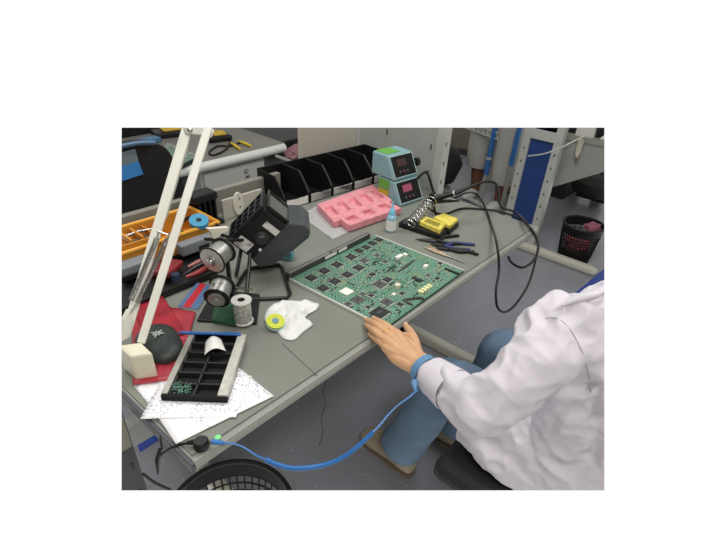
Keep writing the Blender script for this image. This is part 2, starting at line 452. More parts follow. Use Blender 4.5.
blab = ['leftmost black storage bin of the row, white label on its lip', 'second black storage bin from the left with a torn white label',
        'middle black storage bin of the five, pinkish white label', 'fourth black storage bin, next to last before the soldering stations',
        'rightmost black storage bin, beside the teal soldering stations']
for i in range(5):
    p = p0.lerp(p1, (i+.5)/5)
    o = b0 if i == 0 else dup(b0)
    o.location = p; o.rotation_euler = (0, 0, ang); o['label'] = blab[i]
    rr = random.Random(i)
    x0, x1 = -.052, .051; y = -.0047
    top = [(x0+(x1-x0)*k/6, y, .031+(rr.uniform(-.001, .005) if i < 2 else rr.uniform(-.0005, .0005))) for k in range(7)]
    lb = MB().prism([(x0, y, .004)]+top+[(x1, y, .004)][::1], (0, -.0012, 0))
    build('label_strip', lb, mat('white bin label', 'dcd9d6', .7) if i < 2 else mat('pinkish bin label', 'c9b4c4', .7), o)

# ------------------------------------------------------------------ stacked soldering stations
def station(name, label, z0, knob, cols, back=0):
    # built in world coordinates: sloping front towards -Y/-X
    f0, f1 = V((1.250, .478, 0)), V((1.388, .464, 0)) ; dx = (f1-f0).normalized(); dy = V((-dx.y, dx.x, 0)); f0 = f0+dy*back
    W, D, H = .138, .135, .090
    r = thing(name, label, 'soldering station', f0+dx*W/2+dy*D/2+V((0, 0, z0)), 0, 'stacked teal soldering stations')
    def P(a, b, c): return f0+dx*a+dy*b+V((0, 0, z0+c))
    sl = .050
    body = MB(); body.loft([[P(x, 0, 0), P(x, D, 0), P(x, D, H), P(x, sl, H)] for x in (0, W)])
    bo = build('body', body, M_teal, r, w=True, bev=.006)
    n = (P(0, 0, 0)-P(0, sl, H)); nn = dx.cross(n).normalized(); nn = nn if nn.y < 0 else -nn
    def Q(a, c, o=0): return P(a, sl*c/H, c)+nn*o
    fpn = build('front_panel', MB().prism([Q(.006, .010, .0015), Q(W-.006, .010, .0015), Q(W-.006, H-.008, .0015), Q(.006, H-.008, .0015)], nn*.003), M_black, r, w=True)
    fr = [Q(.005, .009, .004), Q(W-.005, .009, .004), Q(W-.005, H-.007, .004), Q(.005, H-.007, .004)]
    fm = MB()
    for i in range(4): fm.tube([fr[i], fr[(i+1) % 4]], .0016, 6)
    build('panel_border', fm, mat('pale blue outline', 'a9c6cc', .4), fpn, w=True)
    build('display', MB().prism([Q(.035, .045, .0046), Q(W-.05, .045, .0046), Q(W-.05, .07, .0046), Q(.035, .07, .0046)], nn*.001), mat(*cols), fpn, w=True)
    for k in range(3): build('button', MB().lathe([(.005, 0), (.005, .003), (.004, .004)], Q(.04+k*.022, .026, .0045), nn, 12), mat('dim red button', '6b3a3a', .5) if k == 1 else M_chip2, fpn, w=True)
    if knob:
        c = P(W+.0, .03, .045)
        build('knob', MB().lathe([(.008, 0), (.008, .008), (.017, .010), (.017, .026), (.014, .029)], c, dx, 20), M_black, r, w=True, smooth=50)
    ls = MB().bb((0, 0, 0), (0, 0, 0)); ls.bm.free()
    if z0 < .8:
        build('side_label', MB().prism([P(-.001, .07, .05), P(-.001, .128, .05), P(-.001, .128, .088), P(-.001, .07, .088)], -dx*.0015), M_green, r, w=True)
        build('side_label', MB().prism([P(-.001, .07, .018), P(-.001, .128, .018), P(-.001, .128, .046), P(-.001, .07, .046)], -dx*.0015), mat('mustard label', 'b5a32c', .6), r, w=True)
    else:
        build('top_label', MB().prism([P(.01, .062, H+.0005), P(.085, .062, H+.0005), P(.085, .128, H+.0005), P(.01, .128, H+.0005)], (0, 0, .0015)), M_green, r, w=True)
    return r
station('soldering_station', 'lower teal soldering station with a pink display, resting on the bench', T+.002, False, ('pink display', '9c5068', .4))
station('soldering_station', 'upper teal soldering station with a round black knob, on top of another', T+.094, True, ('dark display', '45312e', .4), .044)

# ------------------------------------------------------------------ pink foam trays and clear bags
def foam(pts, z0, h, cav, label, sub):
    """a foam tray with cavities; pts front-left, front-right, back-right, back-left"""
    a, b, c, d = [V((p.x, p.y, z0)) for p in pts]
    o = (a+b+c+d)/4; r = MB()
    nx, ny = cav
    def q(u, v): return a.lerp(b, u).lerp(d.lerp(c, u), v)
    us = [0]; 
    for i in range(nx):
        us += [(i+.22)/nx, (i+.78)/nx]
    us.append(1); vs = [0]
    for j in range(ny): vs += [(j+.25)/ny, (j+.75)/ny]
    vs.append(1)
    def dep(i, j):    # cavity cell
        return (i % 2 == 1 and i < len(us)-1) and (j % 2 == 1 and j < len(vs)-1)
    g = [[r.bm.verts.new(q(u, v)+V((0, 0, h*(1+.1*noise.noise(V((u*5, v*5, z0*9))))))) for v in vs] for u in us]
    for i in range(len(us)-1):
        for j in range(len(vs)-1):
            f = (g[i][j], g[i+1][j], g[i+1][j+1], g[i][j+1])
            if dep(i, j):
                k = [r.bm.verts.new(V(v.co).lerp(sum((w.co for w in f), V())/4, .18)-V((0, 0, h*.62))) for v in f]
                for m_ in range(4): r.bm.faces.new((f[m_], f[(m_+1) % 4], k[(m_+1) % 4], k[m_]))
                r.bm.faces.new(k)
            else: r.bm.faces.new(f)
    bot = [r.bm.verts.new(p) for p in (a, b, c, d)]
    nU, nV = len(us)-1, len(vs)-1
    r.bm.faces.new([bot[0], bot[1]]+[g[i][0] for i in range(nU, -1, -1)])
    r.bm.faces.new([bot[1], bot[2]]+[g[nU][j] for j in range(nV, -1, -1)])
    r.bm.faces.new([bot[2], bot[3]]+[g[i][nV] for i in range(nU+1)])
    r.bm.faces.new([bot[3], bot[0]]+[g[0][j] for j in range(nV+1)])
    r.bm.faces.new(bot)
    return build('foam_tray', r, M_pink, w=True, bev=.003, label=label, cat='foam tray', group='pink foam trays')
foam([atz(334, 228, T+.004), atz(392, 206, T+.004), atz(372, 190, T+.004), atz(317, 210, T+.004)], T+.0035, .026, (5, 1), 'pink foam tray with shallow hollows, lying behind the other', 0)
foam([atz(349, 232, T+.004), atz(401, 214, T+.004), atz(383, 205, T+.004), atz(336, 222, T+.004)], T+.0035, .027, (3, 1), 'front pink foam tray with deep red hollows by the bottle', 0)
M_film = mat('clear crinkled film', 'dfe0e2', .18, alpha=.38, bump=1.0, bscale=30, spec=.9)
c4 = [atz(x, y) for x, y in ((333, 240), (352, 231), (316, 206), (300, 216))]
def filmf(u, v):
    p = c4[0].lerp(c4[1], u).lerp(c4[3].lerp(c4[2], u), v)
    return V((p.x, p.y, T+.0015+.0035*abs(noise.noise(V((u*7, v*4, 3))))))
build('clear_bag', MB().grid(filmf, 16, 22), M_film, w=True, smooth=180, solid=.0003, label='clear crumpled plastic bag lying beside the pink foam trays', cat='bag')

# ------------------------------------------------------------------ squeeze bottle
bp = atz(390.5, 231)
bt = thing('squeeze_bottle', 'small pale blue squeeze bottle with white label and pointed tip', 'bottle', bp)
build('body', MB().lathe([(.0165, 0), (.0185, .003), (.0185, .052), (.016, .060), (.010, .066), (.009, .068)], (0, 0, 0), n=28), mat('pale blue plastic', '8fbbd0', .3, sss=.1), bt, smooth=50)
build('label', MB().lathe([(.0188, .008), (.0188, .046)], (0, 0, 0), n=28, cap=False), M_paper, bt, smooth=50)
build('nozzle', MB().lathe([(.0115, .066), (.0115, .078), (.007, .084), (.004, .094), (.0022, .112), (.0018, .114)], (0, 0, 0), n=20), mat('sky blue nozzle', '7fc4e6', .35), bt, smooth=50)

# ------------------------------------------------------------------ soldering iron stand
a, b, c = atz(398, 227), atz(440, 241), atz(461, 229)
ax = (V((b.x, b.y, 0))-V((a.x, a.y, 0))).normalized(); ay = V((-ax.y, ax.x, 0)); ay = ay if ay.y > 0 else -ay
hs = thing('soldering_iron_stand', 'black iron stand with two yellow sponges and a coil spring holder', 'soldering stand', (a+b)/2+ay*.04)
def H(u, v, z=0): return a+ax*u+ay*v+V((0, 0, z))
ln = (b-a).length
def hbox(mb, u0, u1, v0, v1, z0, z1):
    return mb.loft([[H(u, v0, z0), H(u, v1, z0), H(u, v1, z1), H(u, v0, z1)] for u in (u0, u1)])
base = MB(); hbox(base, 0, ln*.98, 0, .06, 0, .020)
build('base', base, M_black, hs, w=True, bev=.004)
# second sponge tray further right
u2 = (c-a).dot(ax); v2 = (c-a).dot(ay)
def quad(px, z0, z1):
    q_ = [atz(x, y, z1) for x, y in px]
    return MB().loft([[V((p.x, p.y, z0)) for p in q_], q_])
b2 = quad(((432, 222), (442, 217), (459.5, 222), (450, 230.5)), T, T+.020)
build('tray', b2, M_black, hs, w=True, bev=.004)
s1 = quad(((419.5, 221), (426, 216), (445.5, 223.5), (440, 230)), T+.0202, T+.038)
build('sponge', s1, M_yellow, hs, w=True, bev=.003)
s2 = quad(((433.5, 217), (443.5, 212.5), (458.5, 218.5), (450, 225.5)), T+.0202, T+.036)
build('sponge', s2, M_yellow, hs, w=True, bev=.003)
sh_ = quad(((424, 221.5), (428, 218.5), (441, 223.5), (438, 227)), T+.0380, T+.0386)
build('sponge_print', sh_, mat('olive print', '8d8128', .8), hs, w=True)
# coil spring: from the base up to the right
c0 = atz(409, 225, T+.03); c1 = atz(433, 199, T+.085)
d = (c1-c0); Bs = basis(d); L_ = d.length
pts = []
for i in range(9*16+1):
    t = i/(9*16); an = 2*PI*9*t
    pts.append(c0+Bs@V((.0195*math.cos(an), .0195*math.sin(an), L_*t)))
build('coil_spring', MB().tube(pts, .0021, 6), M_chrome, hs, w=True, smooth=60)
build('holder_collar', MB().lathe([(.012, -.004), (.021, -.002), (.021, .012), (.014, .016)], c1, d, 20), M_black2, hs, w=True, smooth=50)
build('support_arm', MB().tube([atz(436, 215, T+.02), atz(434, 208, T+.05), c1+V((0, 0, -.012))], .0045, 8), M_black2, hs, w=True, smooth=60)
iron = thing('soldering_iron', 'black soldering iron pushed into the coil spring holder, cable trailing off', 'soldering iron', c1)
e1 = atz(456, 193, T+.122); e2 = atz(470, 187, T+.145)
dd = (e1-c1).normalized()
build('handle', MB().tube([c1-dd*.01, c1+dd*.012, c1+dd*.02, c1+dd*.05, c1+dd*.07, e1, e2], [.010, .016, .012, .010, .0095, .008, .006], 14, smooth=4), M_black2, iron, w=True, smooth=60)
build('band', MB().lathe([(.0098, 0), (.0098, .004)], c1.lerp(e1, .9), dd, 16), M_white, iron, w=True)
build('grip_lever', MB().tube([c1+dd*.004-V((0, 0, .012)), atz(449, 201, T+.095), atz(459, 201, T+.09)], [.008, .006, .003], 8), M_black2, iron, w=True)
e3 = [atz(484, 182, T+.16), atz(495, 183, T+.15), atz(498, 190, T+.11), atz(499, 201, T+.03), atz(503, 208, T+.008), atz(516, 212.5, T+.006), aty(528, 225, .01), aty(537, 240, -.03), aty(538, 251, -.06), aty(532, 262, -.08), aty(522, 267.5, -.06), aty(512, 263, -.03), aty(508, 256, -.01)]
build('cable', MB().tube([e2]+e3, .0045, 8, smooth=6), M_rubber, iron, w=True, smooth=60)
# second, longer cable that droops off the bench front
c2 = [atz(428, 208, T+.03), atz(437, 213, T+.006), atz(447, 213.5, T+.006), atz(462, 208.5, T+.006), atz(487, 209.5, T+.006), atz(505, 213, T+.006), atz(520, 219, T+.008), aty(532, 230, .0), aty(538, 243, -.05), aty(535, 262, -.08), aty(528, 285, -.1), aty(515, 305, -.11), aty(505, 312, -.11), aty(497.5, 307, -.1), aty(496, 290, -.08), aty(499, 270, -.05), aty(497, 245, -.012), atz(491, 224, T+.008), atz(484, 205, T+.02), atz(476, 194, T+.05), atz(466, 193, T+.08), atz(455, 198, T+.085)]
build('power_cable', MB().tube(c2, .0042, 8, smooth=6), M_rubber, w=True, smooth=60, label='long black cable looping over the bench and drooping off its front', cat='cable')
# cable from the stations to the stand
c3 = [atz(418, 178, T+.09), atz(426, 172, T+.10), atz(430, 180, T+.07), atz(433, 190, T+.02), atz(437, 197, T+.03), atz(436, 201, T+.07)]
build('station_cable', MB().tube([V(p) for p in c3], .0055, 8, smooth=6), M_rubber, w=True, smooth=60, label='thick black cable from the soldering stations to the iron stand', cat='cable')

# ------------------------------------------------------------------ pliers and tweezers
def pliers(tip, piv, h1, h2, mh, label, z=T+.006):
    T_, P_, A_, B_ = [V(atz(x, y, z)) for x, y in (tip, piv, h1, h2)]
    r = thing('pliers', label, 'pliers', V((P_.x, P_.y, T)), 0, 'pliers beside the iron stand')
    d = (T_-P_).normalized(); n = V((-d.y, d.x, 0))
    jaw = MB()
    for s in (-1, 1):
        jaw.tube([P_+n*s*.004, P_.lerp(T_, .4)+n*s*.004, T_+n*s*.0012], [.0055, .0045, .0014], 8)
    jaw.lathe([(.008, -.005), (.0085, -.003), (.0085, .003), (.008, .005)], P_, (0, 0, 1), 16)
    build('jaws', jaw, mat('dark tool steel', '4b4c4d', .3, metal=.8), r, w=True, smooth=50)
    for e, q in ((A_, 1), (B_, -1)):
        dr = (e-P_); mid = P_+dr*.45+V((-dr.y, dr.x, 0))*.12*q
        build('handle', MB().tube([P_+dr*.05, P_+dr*.15, mid, e], [.0045, .006, .0072, .0045], 10, smooth=5), mh, r, w=True, smooth=60)
M_nav = mat('navy rubber grip', '23306e', .45)
pliers((416, 239), (436, 241), (459, 235.5), (464, 243.5), M_black, 'black handled pliers nearest the yellow sponges')
pliers((430, 243.5), (442, 245.5), (475, 244.5), (470, 249.5), M_nav, 'pliers with navy blue grips, between two others', T+.006)
pliers((436, 247.5), (447, 249), (478.5, 254.5), (474, 251.5), M_black, 'black pliers with long curved grips nearest the front edge', T+.006)
def tweez(a, b, label, m):
    p, q = atz(*a, T+.004), atz(*b, T+.004); d = (q-p).normalized(); n = V((-d.y, d.x, 0)); mb = MB()
    for s in (-1, 1): mb.tube([p, p.lerp(q, .3)+n*s*.004, p.lerp(q, .7)+n*s*.004, q], [.0018, .003, .0025, .0008], 6)
    build('tweezers', mb, m, w=True, smooth=50, label=label, cat='tweezers', group='tweezers beside the board')
tweez((424, 247), (452.5, 258), 'steel tweezers lying closest to the board corner', mat('warm steel', 'b9ae9c', .3, metal=.8))
tweez((440, 251), (465.5, 263), 'thin bright tweezers pointing at the bench edge', M_chrome)
tweez((428, 246), (446, 255.5), 'short wooden handled tweezers lying between the steel pair', mat('tan wood', 'a98a63', .6))
# ------------------------------------------------------------------ tissue and wick reel
def sheet(name, corners, z, m, n=14, amp=.004, wn=8, seed=0, **k):
    c = [atz(x, y, z) for x, y in corners]
    def fn(u, v):
        p = c[0].lerp(c[1], u).lerp(c[3].lerp(c[2], u), v)
        e = noise.noise(V((u*wn, v*wn, seed)))
        return V((p.x, p.y, z+amp*abs(e)))
    return build(name, MB().grid(fn, n, n), m, w=True, smooth=180, solid=.0004, **k)
out = [(265, 322), (268, 309), (281, 302), (300, 302), (318, 304), (317, 310), (305, 318), (313, 325), (303, 333), (294, 341), (283, 339), (276, 331)]
cs = [atz(x, y) for x, y in out]; ce = sum(cs, V())/len(cs)
mb = MB(); rg = []
sp = spline(cs, 3, True)
for k in range(9):
    t = k/8
    rg.append([V((ce.x+(p.x-ce.x)*t, ce.y+(p.y-ce.y)*t, T+.002+.05*(1-t*.6)*abs(noise.noise(V((p.x*22*t+3, p.y*22*t, 5)))+.5*noise.noise(V((p.x*60*t, p.y*60*t, 1))))*(1 if t < .99 else .25))) for p in sp] if k else None)
c_ = mb.bm.verts.new((ce.x, ce.y, T+.012)); prev = None
for r in rg[1:]:
    cur = [mb.bm.verts.new(p) for p in r]
    for j in range(len(cur)):
        if prev: mb.bm.faces.new((prev[j], prev[(j+1) % len(cur)], cur[(j+1) % len(cur)], cur[j]))
        else: mb.bm.faces.new((c_, cur[j], cur[(j+1) % len(cur)]))
    prev = cur
build('wipe', mb, mat('white lint cloth', 'dcdcda', .85, sss=.05), w=True, smooth=180, solid=.0008, label='crumpled white cleaning wipe on the open bench mat', cat='wipe')
wp = atz(275.5, 322.5, T+.016)
wk = thing('wick_reel', 'small yellow-green reel of desoldering braid lying on the white wipe', 'reel', wp)
Rw = basis(V((-.12, -.32, 1)))
build('flange', MB().lathe([(.006, .0), (.0235, 0), (.0235, .002), (.006, .002)], (0, 0, .004), Rw.col[2], 28), mat('yellow green plastic', 'c9d13a', .5), wk, label='yellow-green top flange')
build('flange', MB().lathe([(.006, 0), (.0235, 0), (.0235, .002), (.006, .002)], (0, 0, -.004), Rw.col[2], 28), mat('pale translucent plastic', 'a9c9c6', .4), wk)
build('braid', MB().lathe([(.007, 0), (.019, 0), (.019, .0065), (.007, .0065)], (0, 0, -.0025), Rw.col[2], 24), mat('braid', '9b6f4b', .5, metal=.5), wk)
build('hub_disc', MB().lathe([(.0015, 0), (.009, 0), (.009, .003), (.0015, .003)], (0, 0, .0045), Rw.col[2], 20), mat('steel blue hub', '6b8b9b', .4), wk)
mk = MB()
for k in range(14):
    a = 2*PI*k/14; mk.box(V(Rw@V((.0175*math.cos(a), .0175*math.sin(a), 0)))+Rw.col[2]*.0063, (.003, .0012, .0003), Rw)
build('flange_print', mk, mat('dark green print', '3f6a33', .6), wk)

# ------------------------------------------------------------------ solder reel stand
sb = [atz(x, y, T+.001) for x, y in ((197, 322), (257, 325), (260, 296), (214, 291))]
ss = thing('solder_reel_stand', 'black based reel stand with two mounted solder reels and a green pad', 'reel stand', (sb[0]+sb[2])/2)
build('base', MB().loft([[V((p.x, p.y, T)) for p in sb], [V((p.x, p.y, T+.008)) for p in sb]]), M_black, ss, w=True, bev=.002)
g_ = [atz(x, y, T+.01) for x, y in ((212, 321), (236, 326), (240, 304), (216, 304))]
build('pad', MB().loft([[V((p.x, p.y, T+.008)) for p in g_], [V((p.x, p.y, T+.015)) for p in g_]]), M_darkgreen, ss, w=True)
pc = atz(232, 300, T+.01)
build('post', MB().tube([pc, V((pc.x, pc.y, T+.19))], .006, 12), M_black2, ss, w=True)
rA = V(aty(212.5, 260, .325)); rB = V(aty(217, 298, .325))
def idir(P, dx, dy, k):
    v = (EYE-P).normalized(); d = RIGHT*dx-UP*dy; d = (d-v*d.dot(v)).normalized(); return (v*k+d*(1-k*k)**.5).normalized()
ax1 = idir(rA, -.66, .60, .62); ax2 = idir(rB, -.30, .80, .62)
build('axle', MB().tube([rA-ax1*.048, V((pc.x, pc.y, rA.z-.01))], .004, 8), M_black2, ss, w=True)
build('axle', MB().tube([rB-ax2*.045, V((pc.x, pc.y, rB.z-.005))], .004, 8), M_black2, ss, w=True)
build('guide_rod', MB().tube([aty(212, 284, .34), aty(252, 289.5, .34)], .0028, 8), M_chrome, ss, w=True)
build('guide_arm', MB().tube([aty(205, 239, .40), aty(220, 240, .40), aty(243, 240, .41)], .0045, 8), M_black2, ss, w=True, smooth=60)
build('guide_tip', MB().prism([aty(208, 229, .398), aty(229, 227.5, .398), aty(228, 231, .398), aty(221, 234, .398), aty(217, 240, .398), aty(213, 240, .398), aty(212, 234, .398)], (0, .012, 0)), mat('ivory plastic', 'd9d6c6', .5), ss, w=True)
def reel(name, c, ax, r, ln, dark, label, grp, parent=None):
    R = thing(name, label, 'solder reel', c, 0, grp)
    o = V((0, 0, 0)); ax = V(ax).normalized()
    build('winding', MB().lathe([(r*.80, -ln), (r*.82, -ln*.9), (r*.82, -ln*.1), (r*.80, 0)], o, ax, 36), M_solder, R, smooth=50)
    rim = MB().lathe([(r*.30, 0), (r, 0), (r*1.0, .0025), (r*.96, .003), (r*.30, .003)], o, ax, 36)
    build('flange', rim, dark, R, smooth=30)
    build('flange', MB().lathe([(r*.3, -ln-.003), (r, -ln-.003), (r, -ln), (r*.3, -ln)], o, ax, 36), M_black if parent else M_chip2, R, smooth=30)
    return R
M_disc = mat('engraved metal disc', 'c9c7c0', .35, metal=.6, var=.12, vscale=90)
r1 = reel('solder_reel', rA, ax1, .033, .046, M_disc, 'upper mounted solder reel with an engraved metal face', 'solder reels', 1)
build('hub', MB().lathe([(.012, .002), (.012, .007), (.006, .008), (.006, .012), (.003, .012)], (0, 0, 0), ax1, 20), M_chrome, r1, smooth=40)
build('rim_ring', MB().tube([basis(ax1)@V((.0335*math.cos(k*PI/18), .0335*math.sin(k*PI/18), .0015)) for k in range(36)], .0022, 6, True), M_black, r1)
r2 = reel('solder_reel', rB, ax2, .033, .046, M_black, 'lower mounted solder reel with a thick black rim', 'solder reels', 1)
build('hub', MB().lathe([(.021, .002), (.0215, .009), (.018, .010), (.007, .0105), (.007, .013), (.003, .013)], (0, 0, 0), ax2, 24), M_alu, r2, smooth=40)
# free standing reel on the base
sc_ = atz(243.5, 321, T+.008); sc_.z = T+.0085
r3 = thing('solder_reel', 'silver solder reel standing upright on the black base', 'solder reel', sc_, 0, 'solder reels')
build('winding', MB().lathe([(.0225, .003), (.0225, .062)], (0, 0, 0), n=36), mat('fine wound solder', 'bdbdb8', .35, metal=.5, var=.35, vscale=160, bump=.5, bscale=260), r3, smooth=50)
build('flange', MB().lathe([(.009, .062), (.0255, .062), (.0255, .0655), (.009, .0655)], (0, 0, 0), n=36), mat('pale reel flange', 'd3d2cd', .4), r3)
build('flange', MB().lathe([(.0255, 0), (.0255, .003)], (0, 0, 0), n=36), mat('pale reel flange', 'd3d2cd', .4), r3)
build('core_hole', MB().lathe([(.0092, .052), (.0092, .0657)], (0, 0, 0), n=24), M_black, r3)

# ------------------------------------------------------------------ fume extractor
O = V(aty(262, 235, .40))                       # centre of the near side face
vd = (EYE-O).normalized()
def imgdir(dx, dy):                             # world direction of a measured direction, square to the line of sight
    d = RIGHT*dx-UP*dy; return (d-vd*d.dot(vd)).normalized()
a0 = imgdir(.60, -.80); b0_ = vd.cross(a0)
if b0_.dot(imgdir(.8, .6)) < 0: b0_ = -b0_
Cx = (vd*.86+b0_*.26-a0*.42).normalized()        # outward normal of the near side face
Ax = (a0-Cx*a0.dot(Cx)).normalized(); Bx = Cx.cross(Ax)
if Bx.dot(b0_) < 0: Bx = -Bx
fx = thing('fume_extractor', 'tilted black fume extractor with slotted rear and grey hood', 'fume extractor', V((O.x, O.y, T)))
def E_(a, b, c): return O+(Ax*a+Bx*b+Cx*c)*.95
def ebox(a0, a1, b0, b1, c0, c1):
    return [[E_(a0, b0, c0), E_(a1, b0, c0), E_(a1, b0, c1), E_(a0, b0, c1)], [E_(a0, b1, c0), E_(a1, b1, c0), E_(a1, b1, c1), E_(a0, b1, c1)]]
bx = MB().loft(ebox(-.084, .070, -.050, .045, -.100, 0))
body = build('body', bx, M_black, fx, w=True, bev=.006)
hood = MB().loft([[E_(-.086, .030, -.12), E_(.082, .030, -.12), E_(.082, .030, .002), E_(-.086, .030, .002)],
                  [E_(-.094, .062, -.125), E_(.106, .062, -.125), E_(.106, .062, .004), E_(-.094, .062, .004)],
                  [E_(-.062, .090, -.12), E_(.104, .096, -.12), E_(.104, .096, .0), E_(-.062, .090, .0)],
                  [E_(-.010, .105, -.11), E_(.080, .112, -.11), E_(.080, .112, -.01), E_(-.010, .105, -.01)]])
build('hood', hood, mat('charcoal smooth plastic', '3d4145', .35, spec=.5), fx, w=True, bev=.006, label='charcoal flared hood')
gr = MB()
M_slat = mat('grey light catching slat', '8f9190', .4)
for i in range(5):
    for j in range(3):
        c = -.094+j*.0317; a = -.072+i*.029
        gr.loft([[E_(a, -.0505, c), E_(a+.008, -.0505, c), E_(a+.008, -.053, c), E_(a, -.053, c)], [E_(a+.006, -.0505, c+.024), E_(a+.014, -.0505, c+.024), E_(a+.014, -.053, c+.024), E_(a+.006, -.053, c+.024)]])
build('rear_grille', gr, M_slat, fx, w=True)
fr = MB()
for j in range(4):
    c = -.100+j*.0317; fr.loft([[E_(-.081, -.051, c), E_(-.081, -.060, c), E_(-.081, -.060, c+.005), E_(-.081, -.051, c+.005)], [E_(.069, -.051, c), E_(.069, -.060, c), E_(.069, -.060, c+.005), E_(.069, -.051, c+.005)]])
for i in range(6):
    a = -.081+i*.029; fr.loft([[E_(a, -.051, -.1), E_(a+.006, -.051, -.1), E_(a+.006, -.060, -.1), E_(a, -.060, -.1)], [E_(a, -.051, 0), E_(a+.006, -.051, 0), E_(a+.006, -.060, 0), E_(a, -.060, 0)]])
build('grille_frame', fr, M_black, fx, w=True)
# slats seen on the near side along the rear edge
gs = MB()
for i in range(4):
    a = -.045+i*.033
    gs.loft([[E_(a, -.048, .0005), E_(a+.024, -.048, .0005), E_(a+.024, -.048, .002), E_(a, -.048, .002)], [E_(a, -.038, .0005), E_(a+.024, -.038, .0005), E_(a+.024, -.038, .002), E_(a, -.038, .002)]])
if 0: build('side_vent', gs, M_slat, fx, w=True)
tp = MB().loft(ebox(.070, .078, -.040, .035, -.105, -.01))
build('top_cover', tp, mat('smoky top cover', '3d3b36', .2, spec=.6), fx, w=True, bev=.003)
tf = MB().tube([E_(.079, -.043, -.008), E_(.079, .037, -.008), E_(.079, .037, -.108), E_(.079, -.043, -.108)], .004, 8, True)
build('cover_frame', tf, M_black2, fx, w=True, smooth=60)
def elabel(a, b, w, h, ang=0):
    ca, sa = math.cos(ang), math.sin(ang); P = []
    for u, v in ((-1, -1), (1, -1), (1, 1), (-1, 1)):
        x, y = u*w/2, v*h/2; P.append(E_(a+x*ca-y*sa, b+x*sa+y*ca, .0006))
    return MB().prism(P, Cx*.0008)
lm = print_mat('greyish spec label', .7, 90, 520, 'dad9d6', '8b8b90', .5)
build('spec_label', elabel(.034, .006, .020, .050), lm, fx, w=True)
build('spec_label', elabel(-.058, -.020, .036, .046), lm, fx, w=True)
build('knob', MB().lathe([(.021, 0), (.021, .004), (.015, .007), (.014, .016), (.012, .018)], E_(-.008, .006, 0), Cx, 24), M_chip, fx, w=True, smooth=45)
build('switch', MB().lathe([(.005, 0), (.004, .004)], E_(-.042, .027, 0), Cx, 10), M_white, fx, w=True)
lp_ = [atz(x, y, T+.006) for x, y in ((228, 300), (286.5, 298), (290, 294), (282.5, 268), (279, 264.5), (251, 268), (246, 271))]
build('stand_loop', MB().tube([V(p) for p in lp_], .0055, 10, True), M_black2, fx, w=True, smooth=60)
k1, k2 = atz(240, 284, T+.006), atz(268, 266.5, T+.006)
build('stand_arm', MB().tube([atz(246, 299, T+.006), E_(-.068, .012, .006)], .0055, 10), M_black2, fx, w=True)
build('stand_arm', MB().tube([atz(236, 277, T+.006), E_(-.08, -.01, -.095)], .0055, 10), M_black2, fx, w=True)
build('stand_arm', MB().tube([aty(216, 224, .43), aty(222, 235, .43), aty(241, 241, .43)], .004, 8), M_black2, fx, w=True, smooth=60)
# pale blue thing behind the hood
q = atz(280, 266)
build('sponge_block', MB().box((q.x+.045, q.y+.025, T+.0165), (.03, .05, .032), Matrix.Rotation(.5, 3, 'Z'), .004), mat('pale blue sponge', '6fa9bd', .8), w=True, label='pale blue block peeking out behind the black hood', cat='block')

# ------------------------------------------------------------------ component tray and papers
M_pr = print_mat('printed table paper', math.radians(0), 62, 160)
def paper(corners, z, label, m):
    c = [atz(x, y, z) for x, y in corners]
    def fn(u, v):
        p = c[0].lerp(c[1], u).lerp(c[3].lerp(c[2], u), v)
        return V((p.x, p.y, z+.0006*math.sin(u*5+v*3)))
    return build('paper_sheet', MB().grid(fn, 10, 10), m, w=True, smooth=180, solid=.0002, label=label, cat='paper', group='printed sheets under the tray')
paper(((178, 441), (134, 386), (158, 352), (212, 400)), T+.0018, 'printed sheet fanned out to the left, under the other sheets', M_pr)
paper(((176, 444), (148, 402), (208, 342), (274, 396)), T+.0032, 'middle printed sheet reaching furthest towards the reels', M_pr)
paper(((140, 419), (236, 417), (252, 376), (166, 372)), T+.0046, 'top printed sheet with rows of small print, under the tray', M_pr)
tr = thing('component_tray', 'black divided component tray with aluminium side rails', 'tray', atz(205, 370))
tz = T+.0055
q4 = [atz(x, y, tz) for x, y in ((166, 401), (233, 402), (243, 340), (188, 337))]
u_ = (q4[1]-q4[0]+q4[2]-q4[3]).normalized(); l_u = ((q4[1]-q4[0]).length+(q4[2]-q4[3]).length)/2
v_ = (q4[3]-q4[0]+q4[2]-q4[1]).normalized(); v_ = (v_-u_*v_.dot(u_)).normalized(); l_v = ((q4[3]-q4[0]).length+(q4[2]-q4[1]).length)/2
cT = sum(q4, V())/4
l_v *= .97
def TT(u, v, z): return cT+u_*(u-.5)*l_u+v_*(v-.5)*l_v+V((0, 0, z))
def tbox(mb, u0, u1, v0, v1, z0, z1): return mb.loft([[TT(u, v0, z0), TT(u, v1, z0), TT(u, v1, z1), TT(u, v0, z1)] for u in (u0, u1)])
mb = MB(); tbox(mb, 0, 1, 0, 1, 0, .003); tbox(mb, 0, 1, -.02, .025, 0, .014); tbox(mb, 0, 1, .98, 1, 0, .016)
build('tray_base', mb, M_esd, tr, w=True)
mb = MB()
for k in range(1, 6): tbox(mb, .1, .88, k/6-.01, k/6+.01, .003, .015)
tbox(mb, .47, .50, 0, 1, .003, .015)
build('dividers', mb, mat('matt black divider', '1b1b1c', .6), tr, w=True)
mb = MB(); tbox(mb, 0, .095, 0, 1.0, .0, .018); build('side_rail', mb, M_alu, tr, w=True)
mb = MB(); tbox(mb, .85, 1.0, 0, 1.0, .0, .018); build('side_rail', mb, mat('worn pale rail', 'bdbcb5', .5, metal=.3, var=.12, vscale=60), tr, w=True)
rb = MB(); rr = random.Random(5)
for k in range(60):
    c = TT(.12+.28*rr.random(), .04+.15*rr.random(), .006+.01*rr.random()); d = V((rr.uniform(-1, 1), rr.uniform(-1, 1), rr.uniform(-.3, .3)))*.006
    rb.tube([c-d, c+d], .0005, 4)
build('wire_clippings', rb, mat('pale green wire bits', '7fb5a3', .5), tr, w=True, kind='stuff')
